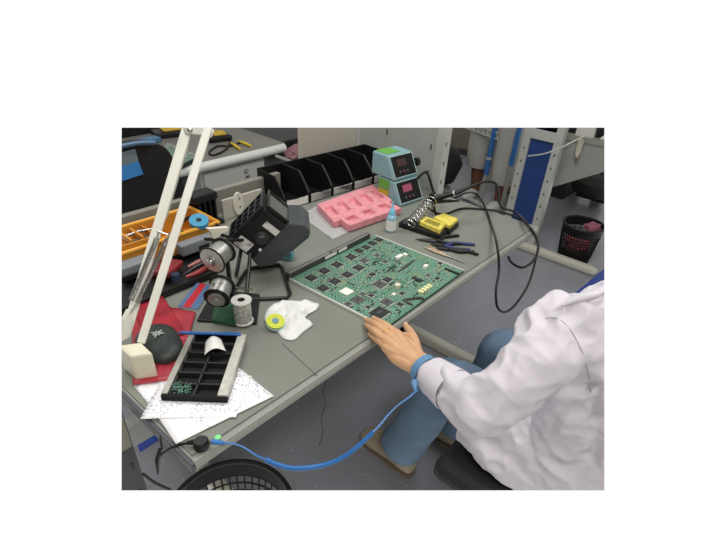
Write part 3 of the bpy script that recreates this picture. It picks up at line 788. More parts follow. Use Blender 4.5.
lc = [atz(x, y, T+.028) for x, y in ((204, 354), (226, 350), (221, 338), (205, 341))]
def curl(u, v):
    p = lc[0].lerp(lc[1], u).lerp(lc[3].lerp(lc[2], u), v)
    return V((p.x, p.y, T+.024+.014*math.sin(PI*u)))
build('label_curl', MB().grid(curl, 12, 6), M_paper, w=True, smooth=180, solid=.0003, label='curled white label lying in the black component tray', cat='label')
pn = thing('pen', 'blue pen lying across the top end of the component tray', 'pen', atz(210, 335, T+.02))
pa, pb = atz(175, 332.5, T+.026), atz(241, 334.5, T+.026)
dp = (pb-pa).normalized()
build('barrel', MB().tube([pa+dp*.012, pa+dp*.02, pb-dp*.005, pb], [.0028, .0042, .0042, .003], 12), mat('blue pen barrel', '2e62a8', .3), pn, w=True, smooth=50)
build('tip', MB().tube([pa, pa+dp*.013], [.0006, .0028], 10), mat('dark blue tip', '1d2f5e', .4), pn, w=True)
build('clip', MB().tube([pb-dp*.045+V((0, 0, .0055)), pb-dp*.004+V((0, 0, .0055))], .0011, 6), mat('blue pen clip', '3f78bd', .3), pn, w=True)

# ------------------------------------------------------------------ black soft case, red bag, booklet
mc = atz(159.5, 342, T+.02)
a_, b_ = atz(150, 326, T+.02), atz(172, 360, T+.02)
ma = (b_-a_).normalized(); mbn = V((-ma.y, ma.x, 0))
cb = MB(); rings = []
for i in range(13):
    t = -1+2*i/12; w_ = max(.08, (1-abs(t)**3.2))**.5; ww = .048*w_*(1-.10*t); hh = .030*(max(.05, 1-t*t))**.42
    rings.append([mc+ma*t*.074+mbn*ww*math.cos(2*PI*j/20)*1.0+V((0, 0, (hh*math.sin(2*PI*j/20) if math.sin(2*PI*j/20) > 0 else .014*math.sin(2*PI*j/20))-.006)) for j in range(20)])
cb.loft(rings)
mc_o = thing('glasses_case', 'dark grey-green zipped case with a pale star mark, on red film', 'case', V((mc.x, mc.y, T)))
case = build('shell', cb, mat('dark grey green vinyl', '2b3230', .5, bump=.15, bscale=200), mc_o, w=True, smooth=180, sub=1)
sm = MB()
cst = atz(157, 334, T+.046)
for k in range(7):
    a = 2*PI*k/7+.3; L_ = (.017, .011)[k % 2]
    d = V((math.cos(a), math.sin(a), 0)); n = V((-d.y, d.x, 0))
    sm.prism([cst+n*.0014, cst+d*L_*.6+n*.0018, cst+d*L_, cst+d*L_*.6-n*.0018, cst-n*.0014], (0, 0, .0022))
build('star_mark', sm, mat('pale grey print', 'aeb4b0', .6), mc_o, w=True)
sheet('antistatic_bag', ((133, 385), (176, 380), (196, 312), (132, 300)), T+.0052, M_red, 20, .004, 6, 2, label='crumpled red film bag beneath the dark zipped case', cat='bag', group='red film bags')
sheet('antistatic_bag', ((150, 345), (186, 333), (163, 296), (130, 304)), T+.0095, mat('dark red film', '9c2230', .3, var=.25, vscale=20, bump=.4, bscale=30), 14, .003, 5, 7, label='darker red film bag behind the zipped case, under the lamp arms', cat='bag', group='red film bags')
bk = thing('booklet', 'small booklet striped blue, red and grey-blue', 'booklet', atz(196, 297))
bq = [atz(x, y, T+.004) for x, y in ((178, 307), (198, 309), (212, 286), (197, 283))]
def strip(u0, u1, z0, z1):
    P = [bq[0].lerp(bq[1], u0), bq[0].lerp(bq[1], u1), bq[3].lerp(bq[2], u1), bq[3].lerp(bq[2], u0)]
    return MB().loft([[p+V((0, 0, z0-.004)) for p in P], [p+V((0, 0, z1-.004)) for p in P]])
build('pages', strip(0, 1, 0.001, .005), mat('pale blue paper', '9fb4c6', .6), bk, w=True)
for u0, u1, m_ in ((0, .22, mat('slate blue cover', '4e6c94', .4)), (.22, .62, mat('bright red cover', 'b8222e', .4)), (.62, 1, mat('slate blue cover', '4e6c94', .4))):
    build('cover', strip(u0, u1, .0051, .006), m_, bk, w=True)

# ------------------------------------------------------------------ dark trays and clutter left of the reels, orange box
dk = thing('parts_tray', 'long dark tray holding red handled tools in front of the orange box', 'tray', atz(160, 275))
dq = [atz(x, y, T+.001) for x, y in ((112, 332), (196, 288), (214, 252), (112, 298))]
dq = [V((.10, .525, T)), V((.42, .525, T)), V((.47, .69, T)), V((.13, .69, T))]
cc = sum(dq, V())/4
def dr(z, k): return [cc+(p-cc)*k+V((0, 0, z)) for p in dq]
build('body', MB().loft([dr(0, 1), dr(.02, 1.0), dr(.02, .95), dr(.004, .95)], cap=True), mat('very dark grey plastic', '121315', .5), dk, w=True)
def atd(x, y, z): return atz(x, y, T+z)
tl = thing('pliers', 'red handled tool lying in the dark tray behind the booklet', 'pliers', atd(195, 268, .02), 0)
build('jaws', MB().tube([atd(183, 275, .028), atd(194, 268, .028), atd(206, 262, .028)], [.002, .006, .007], 8), mat('dark tool steel', '4b4c4d', .3, metal=.8), tl, w=True, smooth=60)
M_redh = mat('dull red grip', '8f2c2c', .4)
build('handle', MB().tube([atd(186, 277, .026), atd(197, 273, .028), atd(206, 268, .028), atd(222, 259, .028)], [.004, .0075, .008, .005], 8, smooth=4), M_redh, tl, w=True, smooth=60)
build('handle', MB().tube([atd(188, 267, .026), atd(198, 262, .028), atd(210, 257, .028)], [.004, .0065, .005], 8, smooth=4), mat('rose pink grip', 'a86b66', .4), tl, w=True, smooth=60)
bb_ = atd(176, 280, .012)
build('bottle_cap', MB().lathe([(.013, 0), (.013, .02), (.011, .024)], atd(177, 281, .021), (0, .2, 1), 16), mat('dark blue cap', '23384f', .4), w=True, label='dark blue cap standing in the dark tray', cat='cap')
build('red_pouch', MB().box(atd(167, 268, .03), (.085, .06, .02), Matrix.Rotation(.5, 3, 'Z'), .006), mat('deep red pouch', '7e1f28', .5, var=.2, vscale=20), w=True, label='deep red pouch lying in the dark tray behind the lamp arms', cat='pouch')
hp = thing('heat_tool_case', 'grey plastic case with a small dark window, against the orange box', 'case', atz(195, 255))
h0, h1 = aty(183, 262, .70), aty(213, 247, .70)
build('body', MB().bb((h0.x-.02, .655, T+.021), (h1.x+.02, .69, T+.060), .006), mat('cool grey plastic', '7d8288', .45), hp, w=True)
wn = aty(204, 247, .655)
build('window', MB().bb((wn.x-.018, .653, wn.z-.006), (wn.x+.018, .6545, wn.z+.008)), M_black, hp, w=True)
sp_ = thing('label_printer_case', 'grey box with a dark lower half at the left end of the dark tray', 'case', (.2, .7, T+.021))
build('body', MB().bb((.10, .645, T+.021), (.30, .69, T+.06), .005), mat('cool grey plastic', '7d8288', .45), sp_, w=True)
build('dark_front', MB().bb((.10, .637, T+.021), (.30, .6445, T+.040), .003), M_black, sp_, w=True)

ob = thing('toolbox_tray', 'orange open toolbox tray holding small tools and a blue tape roll', 'tray', (.40, .79, T))
def OB(x0, x1, y0, y1, z0, z1, mb=None): return (mb or MB()).bb((x0, y0, z0), (x1, y1, z1), .002)
ox0, ox1, oy0, oy1, oz = .12, .555, .70, .865, T+.074
mb = OB(ox0, ox1, oy0, oy1, T, T+.006)
OB(ox0, ox1, oy0, oy0+.006, T, oz, mb); OB(ox0, ox1, oy1-.006, oy1, T, oz, mb); OB(ox1-.006, ox1, oy0, oy1, T, oz, mb); OB(ox0, ox0+.006, oy0, oy1, T, oz, mb)
build('box', mb, M_orange, ob, w=True)
build('rim', MB().tube([(ox0, oy0, oz), (ox1, oy0, oz), (ox1, oy1, oz), (ox0, oy1, oz)], .0065, 8, True), mat('light orange rim', 'e6a63e', .45), ob, w=True, smooth=60)
mb = OB(.37, .375, oy0+.006, oy1-.006, T+.006, oz-.008); OB(ox0+.006, .37, .765, .77, T+.006, oz-.01, mb)
build('divider', mb, M_orange, ob, w=True)
build('liner', OB(ox0+.008, .368, .772, oy1-.008, T+.03, T+.05), mat('dark amber liner', '9a5f22', .6), ob, w=True)
mb = MB()
for k in range(6): OB(.15+k*.036, .158+k*.036, .775, oy1-.01, T+.05, oz-.004, mb)
build('ribs', mb, M_orange, ob, w=True)
tp_ = atz(199, 221.5, T+.088)
tpr = thing('tape_roll', 'roll of bright blue tape leaning in the orange tray', 'tape roll', tp_)
build('tape', MB().lathe([(.009, -.009), (.030, -.009), (.030, .007), (.009, .007)], (0, 0, 0), (-.15, -.3, 1), 32), mat('bright blue tape', '3a8fb5', .4), tpr, smooth=30)
build('core', MB().lathe([(.0088, -.0088), (.0088, .0074)], (0, 0, 0), (-.15, -.3, 1), 24), M_black, tpr)
for i, (p, q, m_, lb) in enumerate(((atd(126, 236, .062), atd(152, 229, .062), M_chrome, 'bright steel screwdriver shaft in the orange tray, left end'), (atd(128, 244, .05), atd(156, 235, .05), mat('dark tool steel', '4b4c4d', .3, metal=.8), 'dark steel rod lying along the front of the orange tray'),
                                    (atd(176, 226, .06), atd(190, 217, .06), M_black, 'black grip of a tool beside the blue tape roll'), (atd(172, 236, .04), atd(184, 232, .05), M_dark, 'dark tool half hidden by the lamp arm in the orange tray'))):
    build('hand_tool', MB().tube([p, p.lerp(q, .5)+V((0, 0, .003)), q], [.004, .006, .005], 8), m_, w=True, smooth=60, label=lb, cat='tool', group='tools in the orange tray')

# black clamp and ivory plate on the back rail
tg = thing('tape_dispenser', 'black ribbed clamp standing at the back rail behind the blue tape', 'clamp', (.68, .86, T))
p = aty(198, 199, .86)
build('head', MB().bb((p.x-.04, .82, .855), (p.x+.055, .885, .882), .006), M_black, tg, w=True)
mb = MB()
for k in range(4): mb.bb((p.x-.02+k*.02, .825, T), (p.x-.012+k*.02, .88, .865), .002)
build('fins', mb, M_black, tg, w=True)
build('foot', MB().bb((p.x-.03, .82, T), (p.x+.07, .885, T+.012), .002), M_black, tg, w=True)
pl = thing('socket_plate', 'beige panel with an upright oval plug plate, behind the fume extractor', 'plate', (.75, .84, T))
# gap behind the rail
k0, k1_ = aty(222, 200, .84), aty(262, 190, .84)
build('panel', MB().bb((k0.x, .84, T), (k1_.x, .85, T+.075), .002), mat('beige sheet', 'b3afa5', .6), pl, w=True)
c = aty(239, 209, .835)
c.z = T+.048
ov = [V((c.x+.022*math.cos(2*PI*k/24), .832, c.z+.044*math.sin(2*PI*k/24))) for k in range(24)]
build('oval_plate', MB().prism(ov, (0, .009, 0)), mat('ivory plate', 'cfccc0', .5), pl, w=True, bev=.003)
mb = MB()
for dz in (-.012, .02): mb.lathe([(.003, 0), (.003, .002)], (c.x+.004, .832, c.z+dz), (0, -1, 0), 10)
build('hole', mb, M_dark, pl, w=True)

# ------------------------------------------------------------------ desk lamp
lam = thing('desk_lamp', 'off white sprung desk lamp arm rising from a beige clamp base', 'lamp', (.05, .31, T))
bp4 = [atz(x, y, T+.0) for x, y in ((118, 383), (135, 384), (153, 360), (130, 352))]
lb0 = V((-.035, .255, T)); 
base = MB()
A_, B_, C_, D_ = atz(116, 345, .832), atz(129.5, 356.5, .832), atz(153, 353, .832), atz(141, 341.5, .832)
dn = V((0, 0, -.070))
base.loft([[p+dn for p in (A_, B_, C_, D_)], [A_, B_, C_, D_]])
build('base', base, M_cream, lam, w=True, bev=.006)
pv = atz(128, 338, .850)
if 0: build('pivot', MB().lathe([(.016, -.006), (.016, .012), (.011, .016)], pv, n=20), M_lampw, lam, w=True, smooth=50)
build('lever', MB().prism([aty(122, 342, .33), aty(131, 337, .33), aty(133, 320, .33), aty(129, 310, .33), aty(124, 320, .33)], (0, .012, 0)), M_lampw, lam, w=True, bev=.002)
aA, tA = aty(126, 334, .345), aty(189, 122, .42)
aB, tB = aty(141, 343, .30), aty(210, 122, .375)
def bar(p, q, w, h, m, name, **k):
    d = (q-p); B = basis(d, EYE-p)
    return build(name, MB().box((p+q)/2, (h, w, d.length), B, .003), m, lam, w=True, **k)
bar(aA, tA, .021, .012, M_lampw, 'arm')
bar(aB, tB, .0175, .012, M_lampw, 'arm')
# grey bar standing for the shade inside the wide arm's channel
bar(aA.lerp(tA, .55)+V((.011, 0, -.003)), tA+V((.011, 0, -.003)), .008, .009, mat('grey channel shade', 'a5a59d', .5), 'channel_shade')
jo = MB().prism([aty(185, 126, .40), aty(198, 124, .40), aty(215, 130, .40), aty(212, 138, .40), aty(200, 135, .40), aty(187, 134, .40)], (0, .012, 0))
build('joint_plate', jo, M_lampw, lam, w=True, bev=.002)
mb = MB()
for x, y in ((190, 130), (209, 133)): mb.lathe([(.006, 0), (.006, .006), (.004, .008)], aty(x, y, .398), (EYE-aty(x, y, .398)), 14)
build('joint_screw', mb, M_chrome, lam, w=True, smooth=50)
def spring(p, q, r, name):
    d = q-p; B = basis(d); L_ = d.length; n = int(L_/.0032); pts = []
    for i in range(n*8+1):
        an = 2*PI*i/8; pts.append(p+B@V((r*math.cos(an), r*math.sin(an), L_*i/(n*8))))
    build(name, MB().tube(pts, .0011, 4), M_chrome, lam, w=True, smooth=60)
spring(aty(137, 303, .335), aty(168, 238, .36), .0052, 'spring')
spring(aty(131, 300, .345), aty(157, 238, .37), .0048, 'spring')
for a, b in (((137, 303, .335), (128, 316, .333)), ((168, 238, .36), (170, 232, .36)), ((157, 238, .37), (159, 231, .37)), ((157, 231, .37), (171, 236, .36))):
    build('spring_hook', MB().tube([aty(*a), aty(*b)], .0018, 6), M_chrome, lam, w=True)

# ------------------------------------------------------------------ wrist strap cord and its plug
cord = thing('wrist_strap_cord', 'blue coiled earthing cord from the bench corner to the wrist strap', 'cord', (.05, .03, T))
pg = atz(201, 443, T+.012)
plug = thing('grounding_plug', 'round black earthing plug at the bench corner', 'plug', V((pg.x, pg.y, T)))
build('plug_body', MB().lathe([(.013, 0), (.0145, .003), (.0145, .017), (.012, .020)], (0, 0, 0), n=20), M_rubber, plug, smooth=50)
e0 = atz(195, 443, T+.010)
build('strain_relief', MB().tube([pg, atz(193, 442, T+.011), atz(187, 443, T+.010)], [.008, .0055, .004], 10), M_rubber, plug, w=True, smooth=50)
build('lead', MB().tube([atz(188, 443, T+.010), aty(180, 444.5, .05), aty(171, 448, .06), aty(161, 455, .08), aty(157, 462, .09), aty(158, 472, .10)], .0024, 8, smooth=5), M_rubber, plug, w=True, smooth=60)
build('clip', MB().tube([aty(160, 449, .08), aty(157, 460, .08), aty(158, 474, .08)], [.0035, .0045, .002], 8).tube([aty(160, 436, .08), aty(162, 449, .08)], .0018, 6), M_rubber, plug, w=True, smooth=60)
j0, j1, j2 = atz(206, 441.5, T+.012), atz(212, 441.5, T+.012), atz(224, 443, T+.011)
build('jack_tip', MB().tube([j0, j1], .0025, 8), M_chrome, cord, w=True)
build('jack_sleeve', MB().tube([j1, j1.lerp(j2, .4), j2], [.0052, .0052, .0036], 12), M_blue, cord, w=True, smooth=50)
def cz(x, y, z): return atz(x, y, z)
thin = [j2, cz(232, 443.5, T+.008), cz(243, 447, T-.0), cz(254, 454, T-.01), cz(262, 458, T-.02), cz(267, 460, T-.025)]
build('lead', MB().tube(thin, .0019, 8, smooth=6), M_blue, cord, w=True, smooth=60)
coil = spline([V(p) for p in (cz(266, 459, T-.025), cz(274, 463.5, T-.035), cz(290, 468, T-.05), cz(305, 468, T-.06), cz(322, 465.5, T-.07), cz(340, 459, T-.07), cz(356, 448, T-.06), cz(368, 437, T-.05), cz(373, 432, T-.045))], 40)
# helix around the sagging path
hp_ = []; up_ = V((0, 0, 1)); ph = 0
for i, p in enumerate(coil):
    d = (coil[min(i+1, len(coil)-1)]-coil[max(i-1, 0)]).normalized(); n = (up_-d*up_.dot(d)).normalized(); b = d.cross(n)
    up_ = n
hel = []; L_ = 0
segs = [0]
for i in range(1, len(coil)): segs.append(segs[-1]+(coil[i]-coil[i-1]).length)
N_ = int(segs[-1]/.0026)*8; k = 0; up_ = V((0, 0, 1))
for i in range(N_+1):
    s_ = segs[-1]*i/N_
    while k < len(segs)-2 and segs[k+1] < s_: k += 1
    t = (s_-segs[k])/max(1e-9, segs[k+1]-segs[k]); p = coil[k].lerp(coil[k+1], t); d = (coil[k+1]-coil[k]).normalized()
    n = (up_-d*up_.dot(d)).normalized(); up_ = n; b = d.cross(n); an = 2*PI*i/8
    hel.append(p+n*.0042*math.cos(an)+b*.0042*math.sin(an))
build('coil', MB().tube(hel, .0013, 4), M_blue, cord, w=True, smooth=60)
build('coil_core', MB().tube(coil[::6], .0040, 8), M_blue, cord, w=True, smooth=60)
build('coil_end', MB().tube([cz(265, 463, T-.03), cz(268, 459, T-.025), cz(271, 463, T-.03)], .0018, 6), M_blue, cord, w=True)
SW = V(cz(416, 391, T+.02))
tw = MB(); pth = spline([V(p) for p in (cz(373, 432, T-.045), cz(380, 425, T-.04), cz(389, 414, T-.03), cz(398, 405, T-.01), cz(408, 398, T+.01), SW)], 20)
for s in (0, PI):
    q = []
    for i, p in enumerate(pth):
        d = (pth[min(i+1, len(pth)-1)]-pth[max(i-1, 0)]).normalized(); n = (V((0, 0, 1))-d*d.z).normalized(); b = d.cross(n)
        q.append(p+(n*math.cos(i*.45+s)+b*math.sin(i*.45+s))*.0014)
    tw.tube(q, .0011, 5)
build('twisted_lead', tw, mat('light blue twisted lead', '5f93cf', .4), cord, w=True, smooth=60)
gd = atz(218, 437.5, T+.0)
build('sticker', MB().lathe([(.006, 0), (.006, .0012)], gd, n=16), mat('bright green sticker', '7fe08a', .5), w=True, label='tiny bright green round sticker beside the blue jack', cat='sticker')
bl = [aty(143, 474, .2), aty(155, 483, .2), aty(170, 490, .2), aty(185, 500, .2)]
build('floor_cable', MB().tube(bl, .0035, 8, smooth=5), M_rubber, w=True, smooth=60, label='black cable hanging past the slotted post at the lower left', cat='cable')
# floor tape arrow
ar = [atz(x, y, 0) for x, y in ((120, 415), (136, 425), (149, 432), (164, 437.5), (140, 452), (125, 462), (118, 455), (134, 447), (146, 438), (136, 430))]
build('floor_tape', MB().slab([(p.x, p.y) for p in (atz(133.5, 423, 0), atz(164, 437, 0), atz(140, 452.5, 0), atz(137.5, 445, 0), atz(146, 438, 0))], .0, .0012), M_tape, w=True, label='blue floor tape corner seen past the dark slotted post', cat='floor tape')
build('floor_tape', MB().slab([(p.x, p.y) for p in (atz(560, 306, 0), atz(572, 306, 0), atz(612, 277, 0), atz(612, 262, 0))], .0, .0012), M_tape, w=True, label='blue floor tape stripe running behind the white coat shoulder', cat='floor tape')
# ------------------------------------------------------------------ waste baskets
ck = [atz(x, y, .0008) for x, y in ((327, 378), (323, 392), (326, 404), (321, 418), (323, 432), (319, 446))]
build('hairline_crack', MB().tube([V(p) for p in ck], .0011, 4, smooth=2), mat('dark crack', '2b2b2d', .9), bpy.data.objects['floor'], w=True)
def basket(c, rt, rb, h, label, nv, nh, seed):
    r = thing('waste_basket', label, 'waste basket', V((c[0], c[1], 0)), 0)
    def R_(z): return rb+(rt-rb)*z/h
    lat = MB(); zb, zt = .03, h-.055
    for i in range(nv):
        a = 2*PI*i/nv; p = lambda z, k=1: V((R_(z)*k*math.cos(a), R_(z)*k*math.sin(a), z))
        lat.tube([p(zb), p(zt)], .0034, 4)
    for j in range(nh+1):
        z = zb+(zt-zb)*j/nh; lat.tube([V((R_(z)*math.cos(2*PI*k/40), R_(z)*math.sin(2*PI*k/40), z)) for k in range(40)], .0034, 4, True)
    build('lattice', lat, M_esd, r)
    build('band', MB().loft([[V(((R_(z)+o)*math.cos(2*PI*k/40), (R_(z)+o)*math.sin(2*PI*k/40), z)) for k in range(40)] for z, o in ((zt, -.002), (h, -.002), (h, .002), (zt, .002))], closed=True), M_esd, r, smooth=50)
    build('rim', MB().tube([V((rt*math.cos(2*PI*k/48), rt*math.sin(2*PI*k/48), h)) for k in range(48)], .008, 8, True), M_black, r, smooth=60)
    build('bottom', MB().lathe([(R_(.03)+.002, .032), (rb+.001, 0.0), (rb-.01, 0.0)], (0, 0, 0), n=40), M_esd, r, smooth=50)
    rr = random.Random(seed); l = MB()
    def crumple(u, v):
        a = 2*PI*u; b = PI*(v-.5); q = V((math.cos(a)*math.cos(b), math.sin(a)*math.cos(b), math.sin(b)))
        return V((q.x*rb*.72, q.y*rb*.72, .10+q.z*.06))*(1+.0)+q*(.03*noise.noise(q*3+V((seed, 0, 0))))
    return r
w1 = basket((.128, .142), .168, .13, .30, 'black lattice waste basket under the bench front corner, nearest the camera', 44, 7, 1)
def crumpled(c, r, seed, m, label, sc=(1, 1, .7)):
    mb = MB(); q = bmesh.ops.create_icosphere(mb.bm, subdivisions=4, radius=1)
    for v in q['verts']:
        d = v.co.copy(); k = 1+.35*noise.noise(d*2.2+V((seed, 0, 0)))+.22*abs(noise.noise(d*5+V((0, seed, 0))))
        v.co = V(c)+V((d.x*sc[0], d.y*sc[1], d.z*sc[2]))*r*k
    return build('crumpled_film', mb, m, w=True, label=label, cat='rubbish', smooth=30)
crumpled((.135, .135, .115), .085, 3, mat('faded red film', 'a8525a', .45, var=.2, vscale=20), 'faded red crumpled film inside the nearest waste basket')
q2 = atz(584, 224, .25)
w2 = basket((q2.x, q2.y), .130, .102, .25, 'black lattice waste basket standing on the floor by the blue column', 40, 8, 2)
crumpled((q2.x-.01, q2.y, .12), .075, 9, mat('faded red film', 'a8525a', .45, var=.2, vscale=20), 'reddish crumpled film seen through the far waste basket')
crumpled((q2.x+.03, q2.y-.05, .235), .058, 5, mat('pink bag film', '96566a', .5, var=.1, vscale=20), 'pink bag spilling over the rim of the far waste basket', (1, .8, .45))

# ------------------------------------------------------------------ second bench behind, upper left
fb = thing('far_workbench', 'pale grey workbench with a rounded white edge and a drawer, behind the orange box', 'workbench', (.9, 1.8, 0))
build('tabletop', MB().bb((-.2, 1.45, T-.03), (1.49, 2.2, T-.003)), M_steel_d, fb, w=True)
build('bench_mat', MB().bb((-.2, 1.45, T-.003), (1.49, 2.2, T)), mat('far grey mat', '76756f', .5, var=.04, vscale=5), fb, w=True)
build('edge_trim', MB().tube([(-.2, 1.448, T-.022), (1.48, 1.448, T-.022)], .022, 14), mat('pale white nosing', 'cfd3cf', .4), fb, w=True, smooth=60)
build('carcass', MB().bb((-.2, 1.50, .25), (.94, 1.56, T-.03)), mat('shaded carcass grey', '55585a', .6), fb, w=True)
dc = build('cabinet', MB().bb((.97, 1.475, .10), (1.36, 2.1, T-.03), .003), M_steel, fb, w=True)
build('drawer', MB().bb((.985, 1.462, .575), (1.352, 1.476, .695), .003), mat('drawer front grey', 'b7b9b5', .45), fb, w=True)
q = aty(246, 170.5, 1.46)
build('drawer_lock', MB().lathe([(.011, 0), (.011, .010), (.006, .012)], (q.x, 1.462, q.z), (0, -1, 0), 16), M_chrome, fb, w=True, smooth=50)
q = aty(247.5, 176, 1.46)
build('drawer_pull', MB().tube([(q.x-.01, 1.455, q.z), (q.x+.01, 1.455, q.z)], .004, 6), M_dark, fb, w=True)
build('lower_panel', MB().bb((.80, 1.47, .40), (1.14, 1.48, .56)), mat('warm beige drawer', '9f9c93', .5), fb, w=True)
build('leg', MB().bb((-.05, 1.6, 0), (0, 1.65, T-.03)), M_steel, fb, w=True)
build('leg', MB().bb((1.30, 2.02, 0), (1.35, 2.08, T-.03)), M_steel, fb, w=True)
build('post', MB().bb((.60, 1.95, T), (.66, 2.0, T+.5), .002), M_steel, fb, w=True)
q = aty(238, 133, 1.9)
build('post', MB().bb((q.x-.03, 1.92, T), (q.x+.03, 1.98, T+.3), .002), M_steel, fb, w=True)
# circuit board on it
g = [atz(x, y, T+.004) for x, y in ((150, 160), (182, 168), (201, 158), (167, 144))]
fp_ = thing('circuit_board', 'second green circuit board lying on the far bench behind the lamp arms', 'circuit board', sum(g, V())/4)
build('laminate', MB().loft([[p+V((0, 0, -.003)) for p in g], [p+V((0, 0, .001)) for p in g]]), M_pcb, fp_, w=True)
build('card_edge', MB().tube([g[3]+V((0, 0, .003)), g[2]+V((0, 0, .003))], .003, 6), M_rail, fp_, w=True)
build('face_plate', MB().tube([g[1]+V((0, 0, .006)), g[2]+V((0, 0, .006))], .009, 6), M_black, fp_, w=True)
mb = MB(); rr = random.Random(4)
for i in range(120):
    p = g[0].lerp(g[1], rr.random()).lerp(g[3].lerp(g[2], rr.random()), rr.random()); mb.box(p+V((0, 0, .003)), (rr.uniform(.004, .016), rr.uniform(.004, .016), .004))
build('tiny_components', mb, M_lead, fp_, w=True, kind='stuff')
# iron stands with yellow sponges over there
def far_stand(x, y, lab, s=1):
    c = atz(x, y, T)
    r = thing('soldering_iron_stand', lab, 'soldering stand', c, -.2)
    build('base', MB().bb((-.09*s, -.05, 0), (.09*s, .05, .03), .008), M_black, r)
    build('sponge', MB().bb((-.045*s, -.035, .03), (.055*s, .03, .042), .004), mat('dull yellow sponge', 'c9a93f', .8), r)
    return r
far_stand(171, 135.5, 'black stand with a dull yellow sponge on the far bench, left of the lamp arms')
far_stand(218, 140, 'small black stand with a yellow sponge on the far bench, right of the lamp arms', .7)
cbl = [atz(x, y, T+.006) for x, y in ((213, 136), (224, 133), (231, 139), (226, 149), (214, 155), (209, 152), (218, 146), (229, 146), (240, 143))]
build('tool_cable', MB().tube([V(p) for p in cbl], .005, 6, smooth=5), M_rubber, w=True, smooth=60, label='black cable curled on the far bench beside the yellow tools', cat='cable')
for (a, b, lab) in (((231, 143), (240, 149), 'shorter bright yellow tool handle on the far bench'), ((239, 141), (251, 146), 'longer yellow tool handle nearest the far bench edge')):
    p, q = atz(*a, T+.008), atz(*b, T+.008)
    build('screwdriver', MB().tube([p, p.lerp(q, .5), q], [.005, .009, .006], 8), mat('bright yellow grip', 'd8c02e', .45), w=True, smooth=60, label=lab, cat='tool handle', group='yellow tools on the far bench')
q = atz(148, 141, T+.01)
build('small_box', MB().box(q+V((0, 0, .003)), (.12, .06, .022), Matrix.Rotation(.1, 3, 'Z'), .004), mat('muted blue box', '44749a', .5), w=True, label='muted blue flat box on the far bench above the black chair back', cat='box')
q = atz(132, 134, T)
build('equipment_case', MB().box(q+V((0, .05, .05)), (.3, .2, .10), None, .01), M_black, w=True, label='dark equipment case at the far end of the back bench', cat='case')

# black chair back with a blue label, between the benches
ch = thing('office_chair', 'black chair back bearing a blue and pale label, upper left', 'chair', (.42, 1.05, 0))
pts = [aty(x, y, 1.02) for x, y in ((110, 250), (110, 160), (122, 148), (150, 143), (168, 150), (180, 175), (187, 198), (180, 222), (150, 238))]
pr = spline(pts, 6, True)
build('backrest', MB().prism(pr, (0, .06, 0)), mat('black chair fabric', '121214', .75, bump=.2, bscale=200), ch, w=True, bev=.012)
lab = [aty(x, y, 1.018) for x, y in ((116, 182), (116, 163), (136, 150), (141, 173))]
a, b, c, d = [aty(x, y, 1.017) for x, y in ((112, 184), (143, 174), (138, 161), (112, 169))]
build('blue_label', MB().prism([a, b, c, d], (0, -.003, 0)), mat('sky blue label', '3a87cc', .45), ch, w=True)
a, b, c, d = [aty(x, y, 1.017) for x, y in ((112, 169), (138, 161), (135, 149), (112, 155))]
build('pale_label', MB().prism([a, b, c, d], (0, -.003, 0)), mat('grey green label', '6f7d86', .5), ch, w=True)
tb = [aty(x, y, 1.0) for x, y in ((110, 149), (125, 145.5), (140, 143), (155, 143))]
build('back_tube', MB().tube(tb, .008, 8, smooth=4), mat('steel blue tube', '56708c', .4, metal=.3), ch, w=True, smooth=60)
build('seat', MB().bb((.16, 1.08, .42), (.62, 1.40, .49), .03), mat('black chair fabric', '121214', .75), ch, w=True)
build('column', MB().lathe([(.03, .06), (.03, .42)], (.40, 1.24, 0), n=16), M_black2, ch, w=True)
mb = MB()
for k in range(5):
    a_ = 2*PI*k/5+.2; mb.tube([(.40, 1.24, .08), (.40+.24*math.cos(a_), 1.24+.24*math.sin(a_), .04)], [.02, .015], 8)
    mb.ball((.40+.24*math.cos(a_), 1.24+.24*math.sin(a_), .025), .024)
build('star_base', mb, M_black2, ch, w=True)

# dark clutter between far bench and board
kx = thing('equipment_rack', 'dark ribbed equipment box behind the far bench corner', 'equipment box', (1.9, 2.0, 0))
q = atz(266, 136, .62)
build('body', MB().bb((1.62, 1.75, 0), (2.35, 2.6, .66), .01), M_black, kx, w=True)
mb = MB()
for k in range(9): mb.bb((1.66+k*.07, 1.742, .35), (1.69+k*.07, 1.75, .63))
build('vents', mb, mat('dark rib grey', '2b2d2f', .5), kx, w=True)
build('rail', MB().tube([aty(276, 156, 1.3), aty(303, 166, 1.12)], .008, 8), M_steel_d, w=True, label='thin grey rail running behind the storage bins', cat='rail')
crumpled(aty(295, 153, 1.45), .05, 11, mat('dull pink film', '8a5f68', .6), 'dull pink film piled behind the board, right of the far bench', (1.3, .8, .8))
build('shelf_box', MB().bb((1.45, 1.35, 0), (1.95, 1.74, .60), .01), M_black, w=True, label='black box on the floor behind the storage bins', cat='box')

